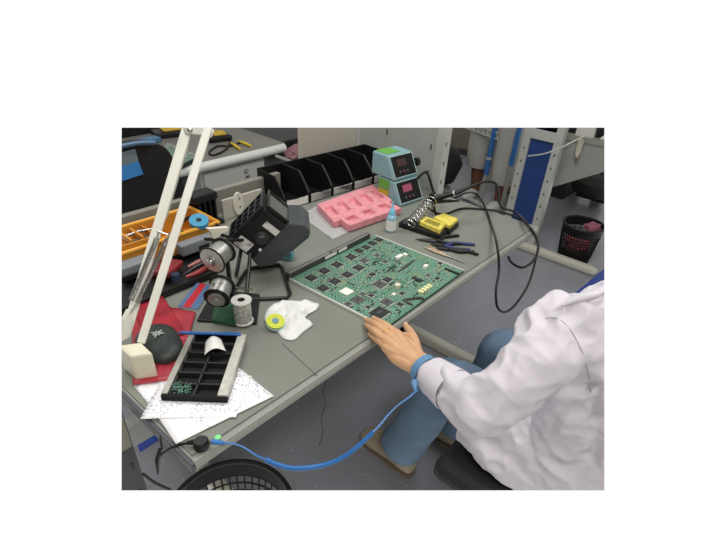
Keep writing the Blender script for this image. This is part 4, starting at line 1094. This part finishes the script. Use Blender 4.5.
# ------------------------------------------------------------------ blue column bench to the right
rb_ = thing('side_workbench', 'bench end with a blue panelled column and a long pale foot', 'workbench', (2.86, .5, 0))
mb = MB().bb((2.84, .452, 0), (2.90, .50, 1.15), .002); build('column_post', mb, M_steel, rb_, w=True)
mb = MB().bb((2.84, .655, 0), (2.90, .705, 1.15), .002); build('column_post', mb, M_steel, rb_, w=True)
build('column_panel', MB().bb((2.858, .50, 0), (2.872, .655, .95)), M_deepblue, rb_, w=True, label='deep blue column panel')
q0 = atx(545, 136, 2.84)
build('cross_plate', MB().bb((2.838, .455, q0.z-.03), (2.85, .70, q0.z+.03), .002), M_steel, rb_, w=True)
build('column_panel', MB().bb((2.858, .50, q0.z+.03), (2.872, .655, 1.2)), M_deepblue, rb_, w=True, label='deep blue column panel')
for k in range(8):
    for Y in (.475, .68): build('post_slot', MB().bb((2.8385, Y-.004, .15+k*.085), (2.8402, Y+.004, .165+k*.085)), M_dark, rb_, w=True)
build('foot', MB().bb((2.80, .02, 0), (2.86, .76, .055), .018), MATS['pale cream foot steel'], rb_, w=True)
build('foot_cap', MB().bb((2.80, .0, 0), (2.86, .05, .05), .02), MATS['pale cream foot steel'], rb_, w=True)
X_ = 2.95
br = [atx(553, 187, X_), atx(612, 169.5, X_), atx(612, 146, X_), atx(558, 138, X_)]
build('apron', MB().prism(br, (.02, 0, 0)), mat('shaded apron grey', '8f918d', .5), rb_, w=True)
t0, t1 = atx(562, 139, X_-.01), atx(612, 148, X_-.01)
build('tabletop', MB().prism([t0, t1, t1+V((0, 0, .03)), t0+V((0, 0, .03))], (2.2, 0, 0)), M_edge, rb_, w=True)
cl = thing('hanging_clamp', 'ivory clamp hanging from the edge of the side bench', 'clamp', atx(578, 145, X_-.02))
build('arm', MB().prism([atx(x, y, X_-.03) for x, y in ((579, 138), (584, 140), (580, 153), (577, 158), (575, 156), (576, 148))], (.012, 0, 0)), mat('ivory clamp', 'bdb9a8', .5), cl, w=True, bev=.002)
build('tip', MB().lathe([(.008, -.02), (.008, .02)], atx(577, 160, X_-.02), (0, 0, 1), 10), mat('brown tip', '77685a', .6), cl, w=True)
bx_ = thing('white_box', 'white box standing on the side bench top, cropped by the column', 'box', atx(588, 138, X_+.05))
build('body', MB().prism([atx(x, y, X_+.02) for x, y in ((575, 135), (593, 139), (596, 127), (600, 110), (582, 110))], (.08, 0, 0)), mat('dull white card', 'c9c8c2', .6), bx_, w=True)
build('dark_bag', MB().prism([atx(x, y, X_+.05) for x, y in ((594, 139), (604, 134), (606, 110), (598, 110))], (.15, 0, 0)), M_black, w=True, label='black bag on the side bench beside the white box', cat='bag')
build('dark_case', MB().prism([atx(x, y, X_+.06) for x, y in ((566, 134), (576, 136), (582, 110), (572, 110))], (.15, 0, 0)), M_black, w=True, label='black case between the blue column and the white box', cat='case')
build('paper_slip', MB().prism([atx(x, y, X_+.03) for x, y in ((597, 141), (612, 143), (612, 134), (603, 136))], (.10, 0, 0.0)), M_paper, w=True, label='white paper slip on the side bench at the far right', cat='paper')
wc = [atx(584, 136, X_-.04), atx(570, 143, 2.82), atx(558, 149, 2.80), atx(543, 154, 2.80), atx(528, 156, 2.82)]
build('cable', MB().tube(wc, .0045, 6, smooth=6), mat('white cord', 'c8c8c4', .4), w=True, smooth=60, label='white cable swagged across the blue column to the clamp', cat='cord')
# chair and dark things on the floor right
c9 = thing('swivel_chair', 'dark swivel chair base half seen beyond the side bench', 'chair', atz(596, 188, 0))
q = atz(594, 192, .15)
build('seat', MB().lathe([(.02, .0), (.19, .02), (.22, .06), (.2, .12), (.05, .14)], (q.x+.1, q.y, .10), n=24), mat('black chair fabric', '121214', .75), c9, w=True, smooth=60)
build('leg', MB().tube([atz(576, 193.5, .05), atz(604, 201.5, .05), atz(620, 206, .05)], .02, 8), M_black2, c9, w=True)
q = atz(577, 187, .05)
build('caster', MB().ball(q, .03), mat('worn caster', '6d6a66', .6), c9, w=True)
q = atz(446, 168, .2)
c8 = thing('stool', 'dark round seat beyond the upright post', 'stool', (q.x, q.y, 0))
build('seat', MB().lathe([(.06, .05), (.20, .10), (.25, .24), (.20, .36), (.08, .40)], (q.x-.05, q.y+.1, 0), n=24), mat('charcoal fabric', '202022', .8), c8, w=True, smooth=60)
# wall cabinets at the back
q = atz(470, 160, 0)
cb_ = thing('storage_cabinet', 'long low beige cabinet far behind the wire cart', 'cabinet', (4.9, 2.2, 0))
build('body', MB().bb((4.5, 1.6, .02), (5.0, 3.5, .8)), mat('beige cabinet', '7e786b', .6, var=.08, vscale=4), cb_, w=True)
build('plinth', MB().bb((4.46, 1.6, 0), (4.5, 3.5, .05)), M_dark, cb_, w=True)
build('door_seam', MB().bb((4.494, 2.42, .05), (4.499, 2.435, .8)), M_dark, cb_, w=True)
q = atz(517, 164, 0)
build('cardboard_box', MB().box((3.95, 1.02, .20), (.4, .32, .36), Matrix.Rotation(.1, 3, 'Z'), .004), mat('brown cardboard', '9a815c', .7), w=True, label='brown cardboard box behind the blue column', cat='box')
build('dark_cabinet', MB().bb((4.0, .7, 0), (4.5, 1.35, .7), .01), mat('near black cabinet', '1d1d1f', .6), w=True, label='near black cabinet behind the cardboard box', cat='cabinet')
build('under_bench_box', MB().bb((4.3, .0, 0), (4.8, .55, .5), .01), mat('charcoal box', '2a2a2c', .6), w=True, label='charcoal box on the floor far behind the side bench', cat='box')

# ------------------------------------------------------------------ wire cart
wcart = thing('wire_cart', 'wire cart with blue sleeved chrome posts in front of the standing person', 'cart', (3.3, 1.2, 0))
def vpost(x, y, top=1.0):
    p = atz(x, y, .03); return V((p.x, p.y, .0)), V((p.x, p.y, top))
f1_, t1_ = vpost(480, 204); f2_, t2_ = vpost(500, 214)
for f_, t_, z0 in ((f1_, t1_, .28), (f2_, t2_, .42)):
    build('post', MB().tube([f_, t_], .016, 10), M_steel_d, wcart, w=True, smooth=60)
    build('post_sleeve', MB().tube([V((f_.x, f_.y, z0)), V((t_.x, t_.y, t_.z))], .021, 10), mat('blue post sleeve', '2c65a3', .4), wcart, w=True, smooth=60)
build('sleeve_ring', MB().tube([V((f1_.x, f1_.y, .40)), V((f1_.x, f1_.y, .42))], .023, 10), M_steel, wcart, w=True)
d_ = (f2_-f1_).normalized()
build('bottom_rail', MB().tube([f1_-d_*.46+V((0, 0, .03)), f2_+V((0, 0, .03))], .018, 8), M_steel, wcart, w=True)
zt = .565
tr_ = MB(); o0 = aty(448, 129, 1.72)
s0 = f1_-d_*.42; s1 = f1_+d_*.05
for z in (zt, zt+.045): tr_.tube([V((s0.x, s0.y, z)), V((s1.x, s1.y, z))], .007, 6)
n_ = 9
for i in range(n_):
    p, q = s0.lerp(s1, i/n_), s0.lerp(s1, (i+1)/n_)
    tr_.tube([V((p.x, p.y, zt)), V(((p.x+q.x)/2, (p.y+q.y)/2, zt+.045)), V((q.x, q.y, zt))], .005, 5)
build('shelf_truss', tr_, M_steel, wcart, w=True)

# ------------------------------------------------------------------ person standing at the back
M_skin_d = mat('brown skin', '6a4634', .55)
ps = thing('person', 'person standing behind the wire cart, white knee-length clothing, bare legs, white shoes', 'person', (3.55, 1.2, 0))
L1 = atz(471, 191, .06); L2 = atz(495, 204, .06)
L1.x += .06; L2.x += .06
lg = MB()
for L in (L1, L2): lg.tube([V((L.x, L.y, .03)), V((L.x, L.y, .12)), V((L.x, L.y+.0, .27)), V((L.x, L.y, .48)), V(((L1.x+L2.x)/2+(L.x-(L1.x+L2.x)/2)*.8, (L1.y+L2.y)/2+(L.y-(L1.y+L2.y)/2)*.6, .8))], [.04, .042, .062, .06, .1], 14, smooth=4)
lg.tube([V(((L1.x+L2.x)/2, (L1.y+L2.y)/2, .72)), V(((L1.x+L2.x)/2, (L1.y+L2.y)/2, 1.0))], [.15, .16], 16)
build('body', lg, M_skin_d, ps, w=True, smooth=60)
st = MB()
for L, zb in ((L1, .27), (L2, .23)):
    st.tube([V((L.x, L.y, zb)), V((L.x, L.y, zb+.12)), V((L.x, L.y, .75))], [.105, .115, .12], 18, smooth=3)
st.tube([V(((L1.x+L2.x)/2, (L1.y+L2.y)/2, .66)), V(((L1.x+L2.x)/2, (L1.y+L2.y)/2, 1.0))], [.2, .2], 20)
build('clothing', st, mat('off white cloth', 'a9a7a2', .8, bump=.3, bscale=20), ps, w=True, smooth=60)
for L in (L1, L2):
    build('shoe', MB().ball((L.x-.06, L.y-.0, .035), 1, (.125, .052, .045), None, 3), mat('white shoe', 'c9c9c6', .6), ps, w=True, smooth=180)

# ------------------------------------------------------------------ the seated person
def remesh(mb, vox, smooth_it=6, disp=None):
    me = bpy.data.meshes.new('t'); bmesh.ops.recalc_face_normals(mb.bm, faces=mb.bm.faces); mb.bm.to_mesh(me); mb.bm.free()
    o = bpy.data.objects.new('t', me); COL.objects.link(o)
    md = o.modifiers.new('r', 'REMESH'); md.mode = 'VOXEL'; md.voxel_size = vox; md.use_smooth_shade = True
    if smooth_it:
        s = o.modifiers.new('s', 'SMOOTH'); s.iterations = smooth_it; s.factor = .5
    dg = bpy.context.evaluated_depsgraph_get(); dg.update()
    n = bpy.data.meshes.new_from_object(o.evaluated_get(dg))
    bpy.data.objects.remove(o); bpy.data.meshes.remove(me)
    out = MB(); out.bm.from_mesh(n); bpy.data.meshes.remove(n)
    out.bm.normal_update()
    if disp:
        for v in out.bm.verts: pass
        mv = [(v, v.normal.copy()*disp(v.co, v.normal)) for v in out.bm.verts]
        for v, d in mv: v.co += d
    return out
def limb(mb, pts, rad, n=20, smooth=5, ends=True):
    P = [V(p) for p in pts]
    mb.tube(P, rad, n, smooth=smooth)
    if ends:
        mb.ball(P[0], rad[0], sub=3); mb.ball(P[-1], rad[-1], sub=3)
    return mb

SHL, ELB, WR = V((.605, -.43, .96)), V((.45, -.335, .80)), V(atz(419.5, 364.5, .775))
SHR = V((.95, -.56, .93)); NECK = V((.76, -.50, 1.03)); HEAD = V((.90, -.56, 1.15))
HIPL, HIPR = V((.74, -.55, .53)), V((.95, -.56, .53))
KNL, KNR = V((.785, -.095, .500)), V((1.010, -.165, .535))
ANL, ANR = V((.775, .03, .09)), V((1.0, -.06, .09))
per = thing('person', 'seated person in a white lab coat and jeans, left hand resting on the circuit board', 'person', (.85, -.4, 0))
# --- hand: joints measured on the photo, heights follow the board edge
def J(x, y, z): return V(atz(x, y, z))
fing = {
 'index':  [J(396.5, 334, .800), J(385.5, 325.5, .806), J(379, 321.5, .796), J(374, 318.6, .783)],
 'middle': [J(391, 337, .800), J(379, 327, .804), J(372, 322.6, .792), J(366.4, 319.8, .778)],
 'ring':   [J(387, 341.5, .795), J(376, 332.5, .797), J(370.5, 328.3, .786), J(366.4, 325, .772)],
 'little': [J(386.5, 347.5, .786), J(379.5, 341.5, .788), J(374, 337.8, .779), J(369.8, 334.6, .769)],
 'thumb':  [J(416, 349, .780), J(413.8, 339, .783), J(409.5, 331, .780), J(405.6, 325.6, .776)],
}
frad = {'index': [.0115, .0098, .0086, .0068], 'middle': [.0115, .0098, .0086, .0068], 'ring': [.0112, .0094, .0083, .0066], 'little': [.0105, .0086, .0076, .0061], 'thumb': [.0145, .0122, .0105, .0076]}
side0 = (fing['index'][0]-fing['little'][0]).normalized()
hb = MB()
for k, p in fing.items():
    limb(hb, p, frad[k], 14, 6)
    for q, r in zip(p[1:3], frad[k][1:3]): hb.ball(q, r*1.06, sub=2)
fore = (ELB-WR).normalized()
for k, r0 in (('index', .0135), ('middle', .0135), ('ring', .0135), ('little', .0130)):
    p = fing[k][0]; limb(hb, [p, p.lerp(WR, .5)-V((0, 0, .003)), WR+(p-WR)*.08], [r0, .0155, .020], 16, 3)
limb(hb, [fing['thumb'][0], WR+(fing['thumb'][0]-WR)*.2], [.0135, .02], 14, 2)
limb(hb, [fing['thumb'][1].lerp(fing['thumb'][2], .3), fing['index'][0].lerp(fing['thumb'][1], .35), fing['index'][0].lerp(WR, .15)], [.008, .010, .012], 12, 3)
limb(hb, [fing['thumb'][0], fing['index'][0].lerp(fing['thumb'][0], .5), fing['index'][0].lerp(WR, .3)], [.012, .013, .014], 12, 3)
limb(hb, [J(389, 352, .778), J(398, 360, .772), WR-side0*.012], [.0105, .014, .018], 14, 3)
pm = (fing['index'][0]+fing['little'][0]+WR*1.2)/3.2
limb(hb, [WR, WR+fore*.06, WR+fore*.16, ELB], [.0245, .0250, .029, .036], 20, 4)
side = (fing['index'][0]-fing['little'][0]).normalized()
limb(hb, [WR+side*.009, WR+side*.009+fore*.05], [.0225, .022], 16, 2); limb(hb, [WR-side*.009, WR-side*.009+fore*.05], [.0225, .022], 16, 2)
hand = remesh(hb, .0016, 5)
# rest of the figure, coarser, joined to the forearm at the elbow
bb2 = MB()
limb(bb2, [ELB-fore*.03, ELB, SHL, NECK-V((0, 0, .06))], [.034, .036, .040, .045], 16, 4)
limb(bb2, [SHR, NECK-V((0, 0, .09))], [.045, .05], 16, 2)
for s in (-1, 0, 1): limb(bb2, [V((.845+s*.07, -.56, .55)), V((.845+s*.055, -.60, .75)), V((.80+s*.06, -.54, .90))], [.10, .085, .065], 20, 4)
limb(bb2, [NECK-V((0, 0, .05)), NECK.lerp(HEAD, .5)], [.058, .052], 16, 2)
bb2.ball(HEAD, .09, (1, 1.08, 1.2), None, 4); bb2.ball(HEAD+V((0, .095, -.02)), .016, (1, 1.2, 1.4)); bb2.ball(HEAD+V((0, .075, -.065)), .035)
for s in (-1, 1): bb2.ball(HEAD+V((s*.088, 0, -.01)), .022, (.35, .8, 1.3))
for h_, k_, a_ in ((HIPL, KNL, ANL), (HIPR, KNR, ANR)):
    limb(bb2, [h_, k_], [.080, .050], 16, 4); limb(bb2, [k_, k_.lerp(a_, .3), a_+V((0, 0, .02))], [.050, .048, .034], 16, 4)
rest = remesh(bb2, .008, 4)
tmp = bpy.data.meshes.new('t'); rest.bm.to_mesh(tmp); rest.bm.free(); hand.bm.from_mesh(tmp); bpy.data.meshes.remove(tmp)
M_skin = mat('warm skin', 'c69a74', .5, sss=.15, var=.05, vscale=40, bump=.15, bscale=220)
build('body', hand, M_skin, per, w=True, smooth=180)
M_nail = mat('pale pink nail', 'ecc9bc', .3, coat=.3)
for k, p in fing.items():
    d = (p[3]-p[2]).normalized(); up_ = V((0, 0, 1)) if k != 'thumb' else V((.5, .1, .85))
    n = (up_-d*up_.dot(d)).normalized(); r = frad[k][3]
    R_ = Matrix((d, n.cross(d), n)).transposed()
    build('fingernail', MB().ball(p[3]+d*r*.25+n*r*.62, 1, (r*.95, r*.72, r*.42), R_, 3), M_nail, per, w=True, smooth=180)
rp = fing['middle'][0].lerp(fing['middle'][1], .42); dr_ = (fing['middle'][1]-fing['middle'][0]).normalized(); Br = basis(dr_)
build('ring', MB().tube([rp+Br@V((.0117*math.cos(k*PI/14), .0117*math.sin(k*PI/14), 0)) for k in range(28)], .0009, 6, True), mat('gold', 'd9a94a', .25, metal=1), per, w=True, smooth=60)
# --- wrist band
wb_ = WR+fore*.018+V((0, 0, -.001)); Bw = basis(fore, side)
def band(r1, r2, w0, w1, nn=40, kx=1.12):
    return [[wb_+Bw@V((r*kx*math.cos(2*PI*j/nn), r*math.sin(2*PI*j/nn), h)) for j in range(nn)] for r, h in ((r1, w0), (r2, w0), (r2, w1), (r1, w1))]
wbd = build('wrist_strap', MB().loft(band(.0275, .031, -.008, .010), closed=True), mat('slate blue elastic', '5a86ad', .7, bump=.3, bscale=400), per, w=True, smooth=40)
build('strap_snap', MB().lathe([(.008, 0), (.008, .004), (.005, .006)], V(cz(417, 388, T+.02)), -side, 14), mat('dark blue snap', '2b4d78', .5), wbd, w=True)
build('strap_tail', MB().tube([wb_+Bw@V((-.030, -.02, .0)), V(cz(414, 383, T+.022)), SW], [.006, .008, .003], 10, smooth=3), mat('slate blue elastic', '5a86ad', .7), wbd, w=True, smooth=60)

# --- jeans
def jn(p, n): return .003*noise.noise(p*14)+.004*abs(noise.noise(V((p.x*20, p.y*20, p.z*7))))
jb = MB()
limb(jb, [HIPL, HIPL.lerp(KNL, .6), KNL, KNL.lerp(ANL, .25), KNL.lerp(ANL, .7), ANL+V((0, 0, .015))], [.10, .083, .076, .072, .074, .080], 24, 4, False)
jb.ball(HIPL, .10, sub=3); jb.ball(KNL+V((0, .0, .0)), .076, sub=3)
limb(jb, [HIPR, HIPR.lerp(KNR, .6), KNR, KNR.lerp(ANR, .25), ANR+V((0, 0, .015))], [.10, .085, .070, .066, .074], 24, 4, False)
jb.ball(KNR, .070, sub=3)
jb.ball((.845, -.57, .53), .14, (1.3, 1, .8), None, 3)
jm = mat('faded blue denim', '5a6f86', .85, var=.10, vscale=9, bump=.2, bscale=400)
jn_o = build('jeans', remesh(jb, .006, 4, jn), jm, per, w=True, smooth=180)
# --- shoes
M_shoe = mat('beige suede shoe', '9c917d', .8, var=.1, vscale=20)
def shoe(ank, toe_dir, k):
    d = V(toe_dir).normalized(); s_ = V((-d.y, d.x, 0)); mb = MB(); rings = []
    prof = [(-.075, .020, .045), (-.06, .033, .075), (-.02, .036, .085), (.03, .038, .075), (.08, .043, .058), (.13, .046, .05), (.165, .038, .042), (.185, .018, .025)]
    for t, w_, h_ in prof:
        c = V((ank.x, ank.y, 0))+d*t
        rings.append([c+s_*w_*1.14*math.cos(2*PI*j/20)+V((0, 0, .010+max(0, h_*(.5+.5*math.sin(2*PI*j/20))))) for j in range(20)])
    mb.loft(rings)
    o = build('shoe', mb, M_shoe, per, w=True, smooth=180, sub=1)
    sl_ = MB(); rings = []
    for t, w_, h_ in prof:
        c = V((ank.x, ank.y, 0))+d*t; w2_ = w_+.003
        rings.append([c-s_*w2_, c+s_*w2_, c+s_*w2_+V((0, 0, .02)), c-s_*w2_+V((0, 0, .02))])
    so_ = MB(); pr_ = [V((ank.x, ank.y, 0))+d*t+s_*(w_-.002) for t, w_, h_ in prof]+[V((ank.x, ank.y, 0))+d*t-s_*(w_-.002) for t, w_, h_ in prof[::-1]]
    sl_.bm.free(); build('sole', so_.prism(pr_, (0, 0, .008)), mat('tan rubber sole', '8a7d68', .7), o, w=True)
    return o
shoe(ANL+V((.0, .005, 0)), (.08, 1, 0), 0); shoe(ANR, (.0, 1, 0), 1)

# --- lab coat
def fold(p, n):
    d1 = (SHL-ELB).normalized()
    q = p-ELB; t = q.dot(d1)
    w_ = noise.noise(V((p.x*9+p.z*4, p.y*9, p.z*16)))
    r1_ = abs(noise.noise(V((t*26, (q-d1*t).x*9, (q-d1*t).z*9+4))))
    r2_ = abs(noise.noise(V((p.x*7, p.y*7-p.z*5, p.z*13+9))))
    r3_ = abs(noise.noise(V((p.x*11+p.y*6, p.y*15-p.x*7+p.z*6, p.z*17-p.y*5))))
    r4_ = abs(noise.noise(V((p.x*26+3, p.y*22+p.z*12, p.z*24))))
    return .004*w_+.005*(.30-r1_)*(1 if t < .42 else .4)+.014*(.25-r2_)+.020*(.18-r3_)+.006*(.2-r4_)
co = MB()
limb(co, [SHL+V((.03, -.005, .0)), SHL.lerp(ELB, .35), SHL.lerp(ELB, .75), ELB], [.070, .068, .063, .057], 24, 4)
limb(co, [ELB, ELB.lerp(WR, .4), ELB.lerp(WR, .75)-V((0, 0, .003))], [.054, .044, .036], 24, 4)
for s in (-1, -.4, .4, 1):
    limb(co, [V((.845+s*.115, -.555, .50)), V((.84+s*.10, -.595, .68)), V((.80+s*.105, -.55, .86)), V((.78+s*.10, -.51, .955))], [.105, .098, .098, .082], 20, 4)
limb(co, [SHL+V((.02, 0, .012)), NECK-V((0.0, 0, .035)), SHR+V((-.02, 0, .01))], [.062, .070, .06], 20, 4)
limb(co, [SHL+V((.035, -.02, -.03)), SHR+V((-.035, 0, -.03))], [.085, .085], 20, 2)
limb(co, [SHL+V((.02, .01, -.05)), SHL+V((.10, -.04, -.30)), V((.735, -.50, .52))], [.07, .085, .11], 20, 4)
# coat front hanging over the lap and down the near side of the thigh
limb(co, [V((.75, -.55, .50)), V((.745, -.42, .515)), V((.75, -.29, .52))], [.125, .112, .100], 20, 4)
limb(co, [V((.70, -.50, .44)), V((.67, -.36, .47)), V((.655, -.24, .485))], [.07, .055, .030], 16, 4)
# open front edge puffing out below the collar
limb(co, [J(553, 312, .975), J(536, 327, .94), J(527, 345, .90)], [.042, .044, .03], 16, 3)
coat_mb = remesh(co, .0045, 8, fold)
bvh = BVHTree.FromBMesh(coat_mb.bm)
M_coat = mat('white lilac coat cotton', 'cbc6cf', .85, bump=.35, bscale=24)
coat = build('lab_coat', coat_mb, M_coat, per, w=True, smooth=180)
# cuff: open end round the wrist
ca, cb2 = WR+fore*.042, WR+fore*.11
dcu = (cb2-ca).normalized(); Bc = basis(dcu, side)
cr = []
for h, r in ((0, .033), (.0, .0385), (.03, .0425), (.062, .0465), (.072, .0475), (.072, .045), (.03, .038)):
    cr.append([ca+Bc@V(((r+.0012*math.sin(5*2*PI*j/40+h*40))*1.08*math.cos(2*PI*j/40), (r+.0012*math.sin(3*2*PI*j/40))*math.sin(2*PI*j/40), h)) for j in range(40)])
build('cuff', MB().loft(cr, closed=True), M_coat, coat, w=True, smooth=60)
# stitched seams, laid on the cloth
def seam(px, z, r=.0014, name='seam'):
    pts = []
    for x, y in px:
        d = ray(x, y).normalized(); h = bvh.ray_cast(EYE, d)
        if h[0] is not None: pts.append(h[0]+h[1]*.0006)
    if len(pts) > 2: build(name, MB().tube(pts, r*.7, 5, smooth=3), mat('grey seam thread', 'a5a1ac', .8), coat, w=True)
seam([(546, 318), (556, 318), (564, 323), (571, 331), (577, 341), (582, 352), (586, 364), (589, 378), (591, 392)], 0)
seam([(441, 370), (437, 381), (440, 394)], 0, .0011)
cl_ = []
for x, y in ((562, 303), (570, 296), (583, 294), (590, 292), (604, 285), (604, 281), (590, 287), (576, 291)):
    cl_.append(J(x, y, 1.045))
col_ = MB().tube([J(562, 305.5, 1.02), J(572, 301, 1.03), J(584, 298, 1.04), J(596, 295, 1.05), J(606, 291, 1.05)], [.003, .006, .007, .006, .003], 10, smooth=4)
build('collar', col_, M_coat, coat, w=True, smooth=60)
# --- hair, a strand falls beside the face
M_hair = mat('blond hair', 'b8966a', .5, var=.25, vscale=90, bump=.5, bscale=200)
hm = MB(); hm.ball(HEAD+V((0, -.012, .012)), .099, (1.02, 1.08, 1.18), None, 4)
rr = random.Random(2)
for k in range(26):
    t = k/26
    a_ = J(612+10*rr.random(), 185+6*rr.random(), 1.12); b_ = J(603+9*rr.random(), 212+10*rr.random(), 1.06); c_ = J(601+7*rr.random(), 232+15*rr.random(), 1.02)
    hm.tube([a_, b_, c_], [.006, .006, .002], 6, smooth=4)
if 0: build('hair', hm, M_hair, per, w=True, smooth=180)
ey = MB()
for s in (-1, 1): ey.ball(HEAD+V((s*.032, .083, .012)), .012)
if 0: build('eyes', ey, M_chip, per, w=True, smooth=180)

# --- her chair
sc2 = thing('stool', 'black chair seat under the seated person in the white coat', 'chair', (.86, -.55, 0))
build('seat', MB().box((.83, -.46, .375), (.53, .52, .08), Matrix.Rotation(0, 3, 'Z'), .03), mat('black chair fabric', '121214', .75), sc2, w=True)
build('column', MB().lathe([(.025, .08), (.025, .35)], (.86, -.52, 0), n=16), M_black2, sc2, w=True)
mb = MB()
for k in range(5):
    a_ = 2*PI*k/5+.5; mb.tube([(.86, -.52, .10), (.86+.22*math.cos(a_), -.52+.22*math.sin(a_), .05)], [.02, .014], 8); mb.ball((.86+.22*math.cos(a_), -.52+.22*math.sin(a_), .025), .025)
build('star_base', mb, M_black2, sc2, w=True)
build('backrest', MB().box((.86, -.86, .75), (.4, .05, .35), None, .02), mat('black chair fabric', '121214', .75), sc2, w=True)
build('back_support', MB().box((.86, -.80, .50), (.06, .03, .36), None, .005), M_black2, sc2, w=True)

# ------------------------------------------------------------------ only the part of the place the photograph shows is modelled
# four section planes bound it; what crosses them is cut and closed
corners = [(121.6, 127.6), (604.4, 127.6), (604.4, 490.4), (121.6, 490.4)]
rs = [ray(*c).normalized() for c in corners]
planes = []
mid = ray(363, 309)
for i in range(4):
    n = rs[i].cross(rs[(i+1) % 4]).normalized()
    if n.dot(mid) > 0: n = -n
    planes.append((EYE.copy(), n))       # n points out of the modelled part
bpy.context.view_layer.update()
def subtree(o):
    yield o
    for c in o.children: yield from subtree(c)
skip = ('blocker_wall_back', 'blocker_wall_left', 'ceiling')
dg = bpy.context.evaluated_depsgraph_get()
gone = []
for o in list(COL.objects):
    if o.type != 'MESH' or o.name in skip: continue
    M = world(o)
    if o.modifiers: vs = [M@V(c) for c in o.bound_box]
    else: vs = [M@v.co for v in o.data.vertices]
    pad = .02 if o.modifiers else 0
    out_ = [max((v-p).dot(n) for v in vs)+pad > 0 for p, n in planes]
    if not any(out_): continue
    if o.modifiers:
        me = bpy.data.meshes.new_from_object(o.evaluated_get(dg)); o.modifiers.clear()
    else: me = o.data.copy()
    bm = bmesh.new(); bm.from_mesh(me); bm.transform(M)
    inner = .006 if o.parent and o.parent.name.startswith('person') and o.name.startswith(('body', 'jeans')) else 0   # under the coat
    for (p, n), hit in zip(planes, out_):
        if not (hit or inner) or not bm.verts: continue
        p = p-n*inner
        r = bmesh.ops.bisect_plane(bm, geom=bm.verts[:]+bm.edges[:]+bm.faces[:], plane_co=p, plane_no=n, clear_outer=True, dist=1e-6)
        es = [e for e in r['geom_cut'] if isinstance(e, bmesh.types.BMEdge) and e.is_boundary]
        if es:
            try:
                for f in bmesh.ops.holes_fill(bm, edges=es, sides=0)['faces']: f.smooth = False
            except Exception: pass
    if len(bm.faces) < 1: gone.append(o); bm.free(); continue
    bm.transform(M.inverted()); bm.to_mesh(me); bm.free(); o.data = me
for o in gone:
    if o.name in COL.objects:
        for c in list(o.children):
            k = world(c); c.parent = o.parent
            if o.parent: c.matrix_parent_inverse = world(o.parent).inverted()@k@Matrix.LocRotScale(c.location, c.rotation_euler, c.scale).inverted()
        bpy.data.objects.remove(o)
for o in list(COL.objects):
    if o.type == 'EMPTY' and not o.children: bpy.data.objects.remove(o)

# ------------------------------------------------------------------ light
w = bpy.data.worlds.new('daylight'); S.world = w; w.use_nodes = True
w.node_tree.nodes['Background'].inputs[0].default_value = (1, 1, 1, 1)
w.node_tree.nodes['Background'].inputs[1].default_value = 1.02
def area(name, loc, sx, sy, power, col=(1, .985, .95), rot=(0, 0, 0)):
    l = bpy.data.lights.new(name, 'AREA'); l.shape = 'RECTANGLE'; l.size = sx; l.size_y = sy; l.energy = power; l.color = col
    o = bpy.data.objects.new(name, l); COL.objects.link(o); o.location = loc; o.rotation_euler = rot; return o
for i, (x, y, p) in enumerate(((.2, 1.0, 19), (1.5, .0, 19), (-.35, -1.1, 32))):
    area('ceiling_lamp', (x, y, 2.52), 1.2, .3, p)
S.view_settings.view_transform = 'Standard'; S.view_settings.look = 'None'
S.view_settings.exposure = 0; S.view_settings.gamma = 1; S.view_settings.use_curve_mapping = False
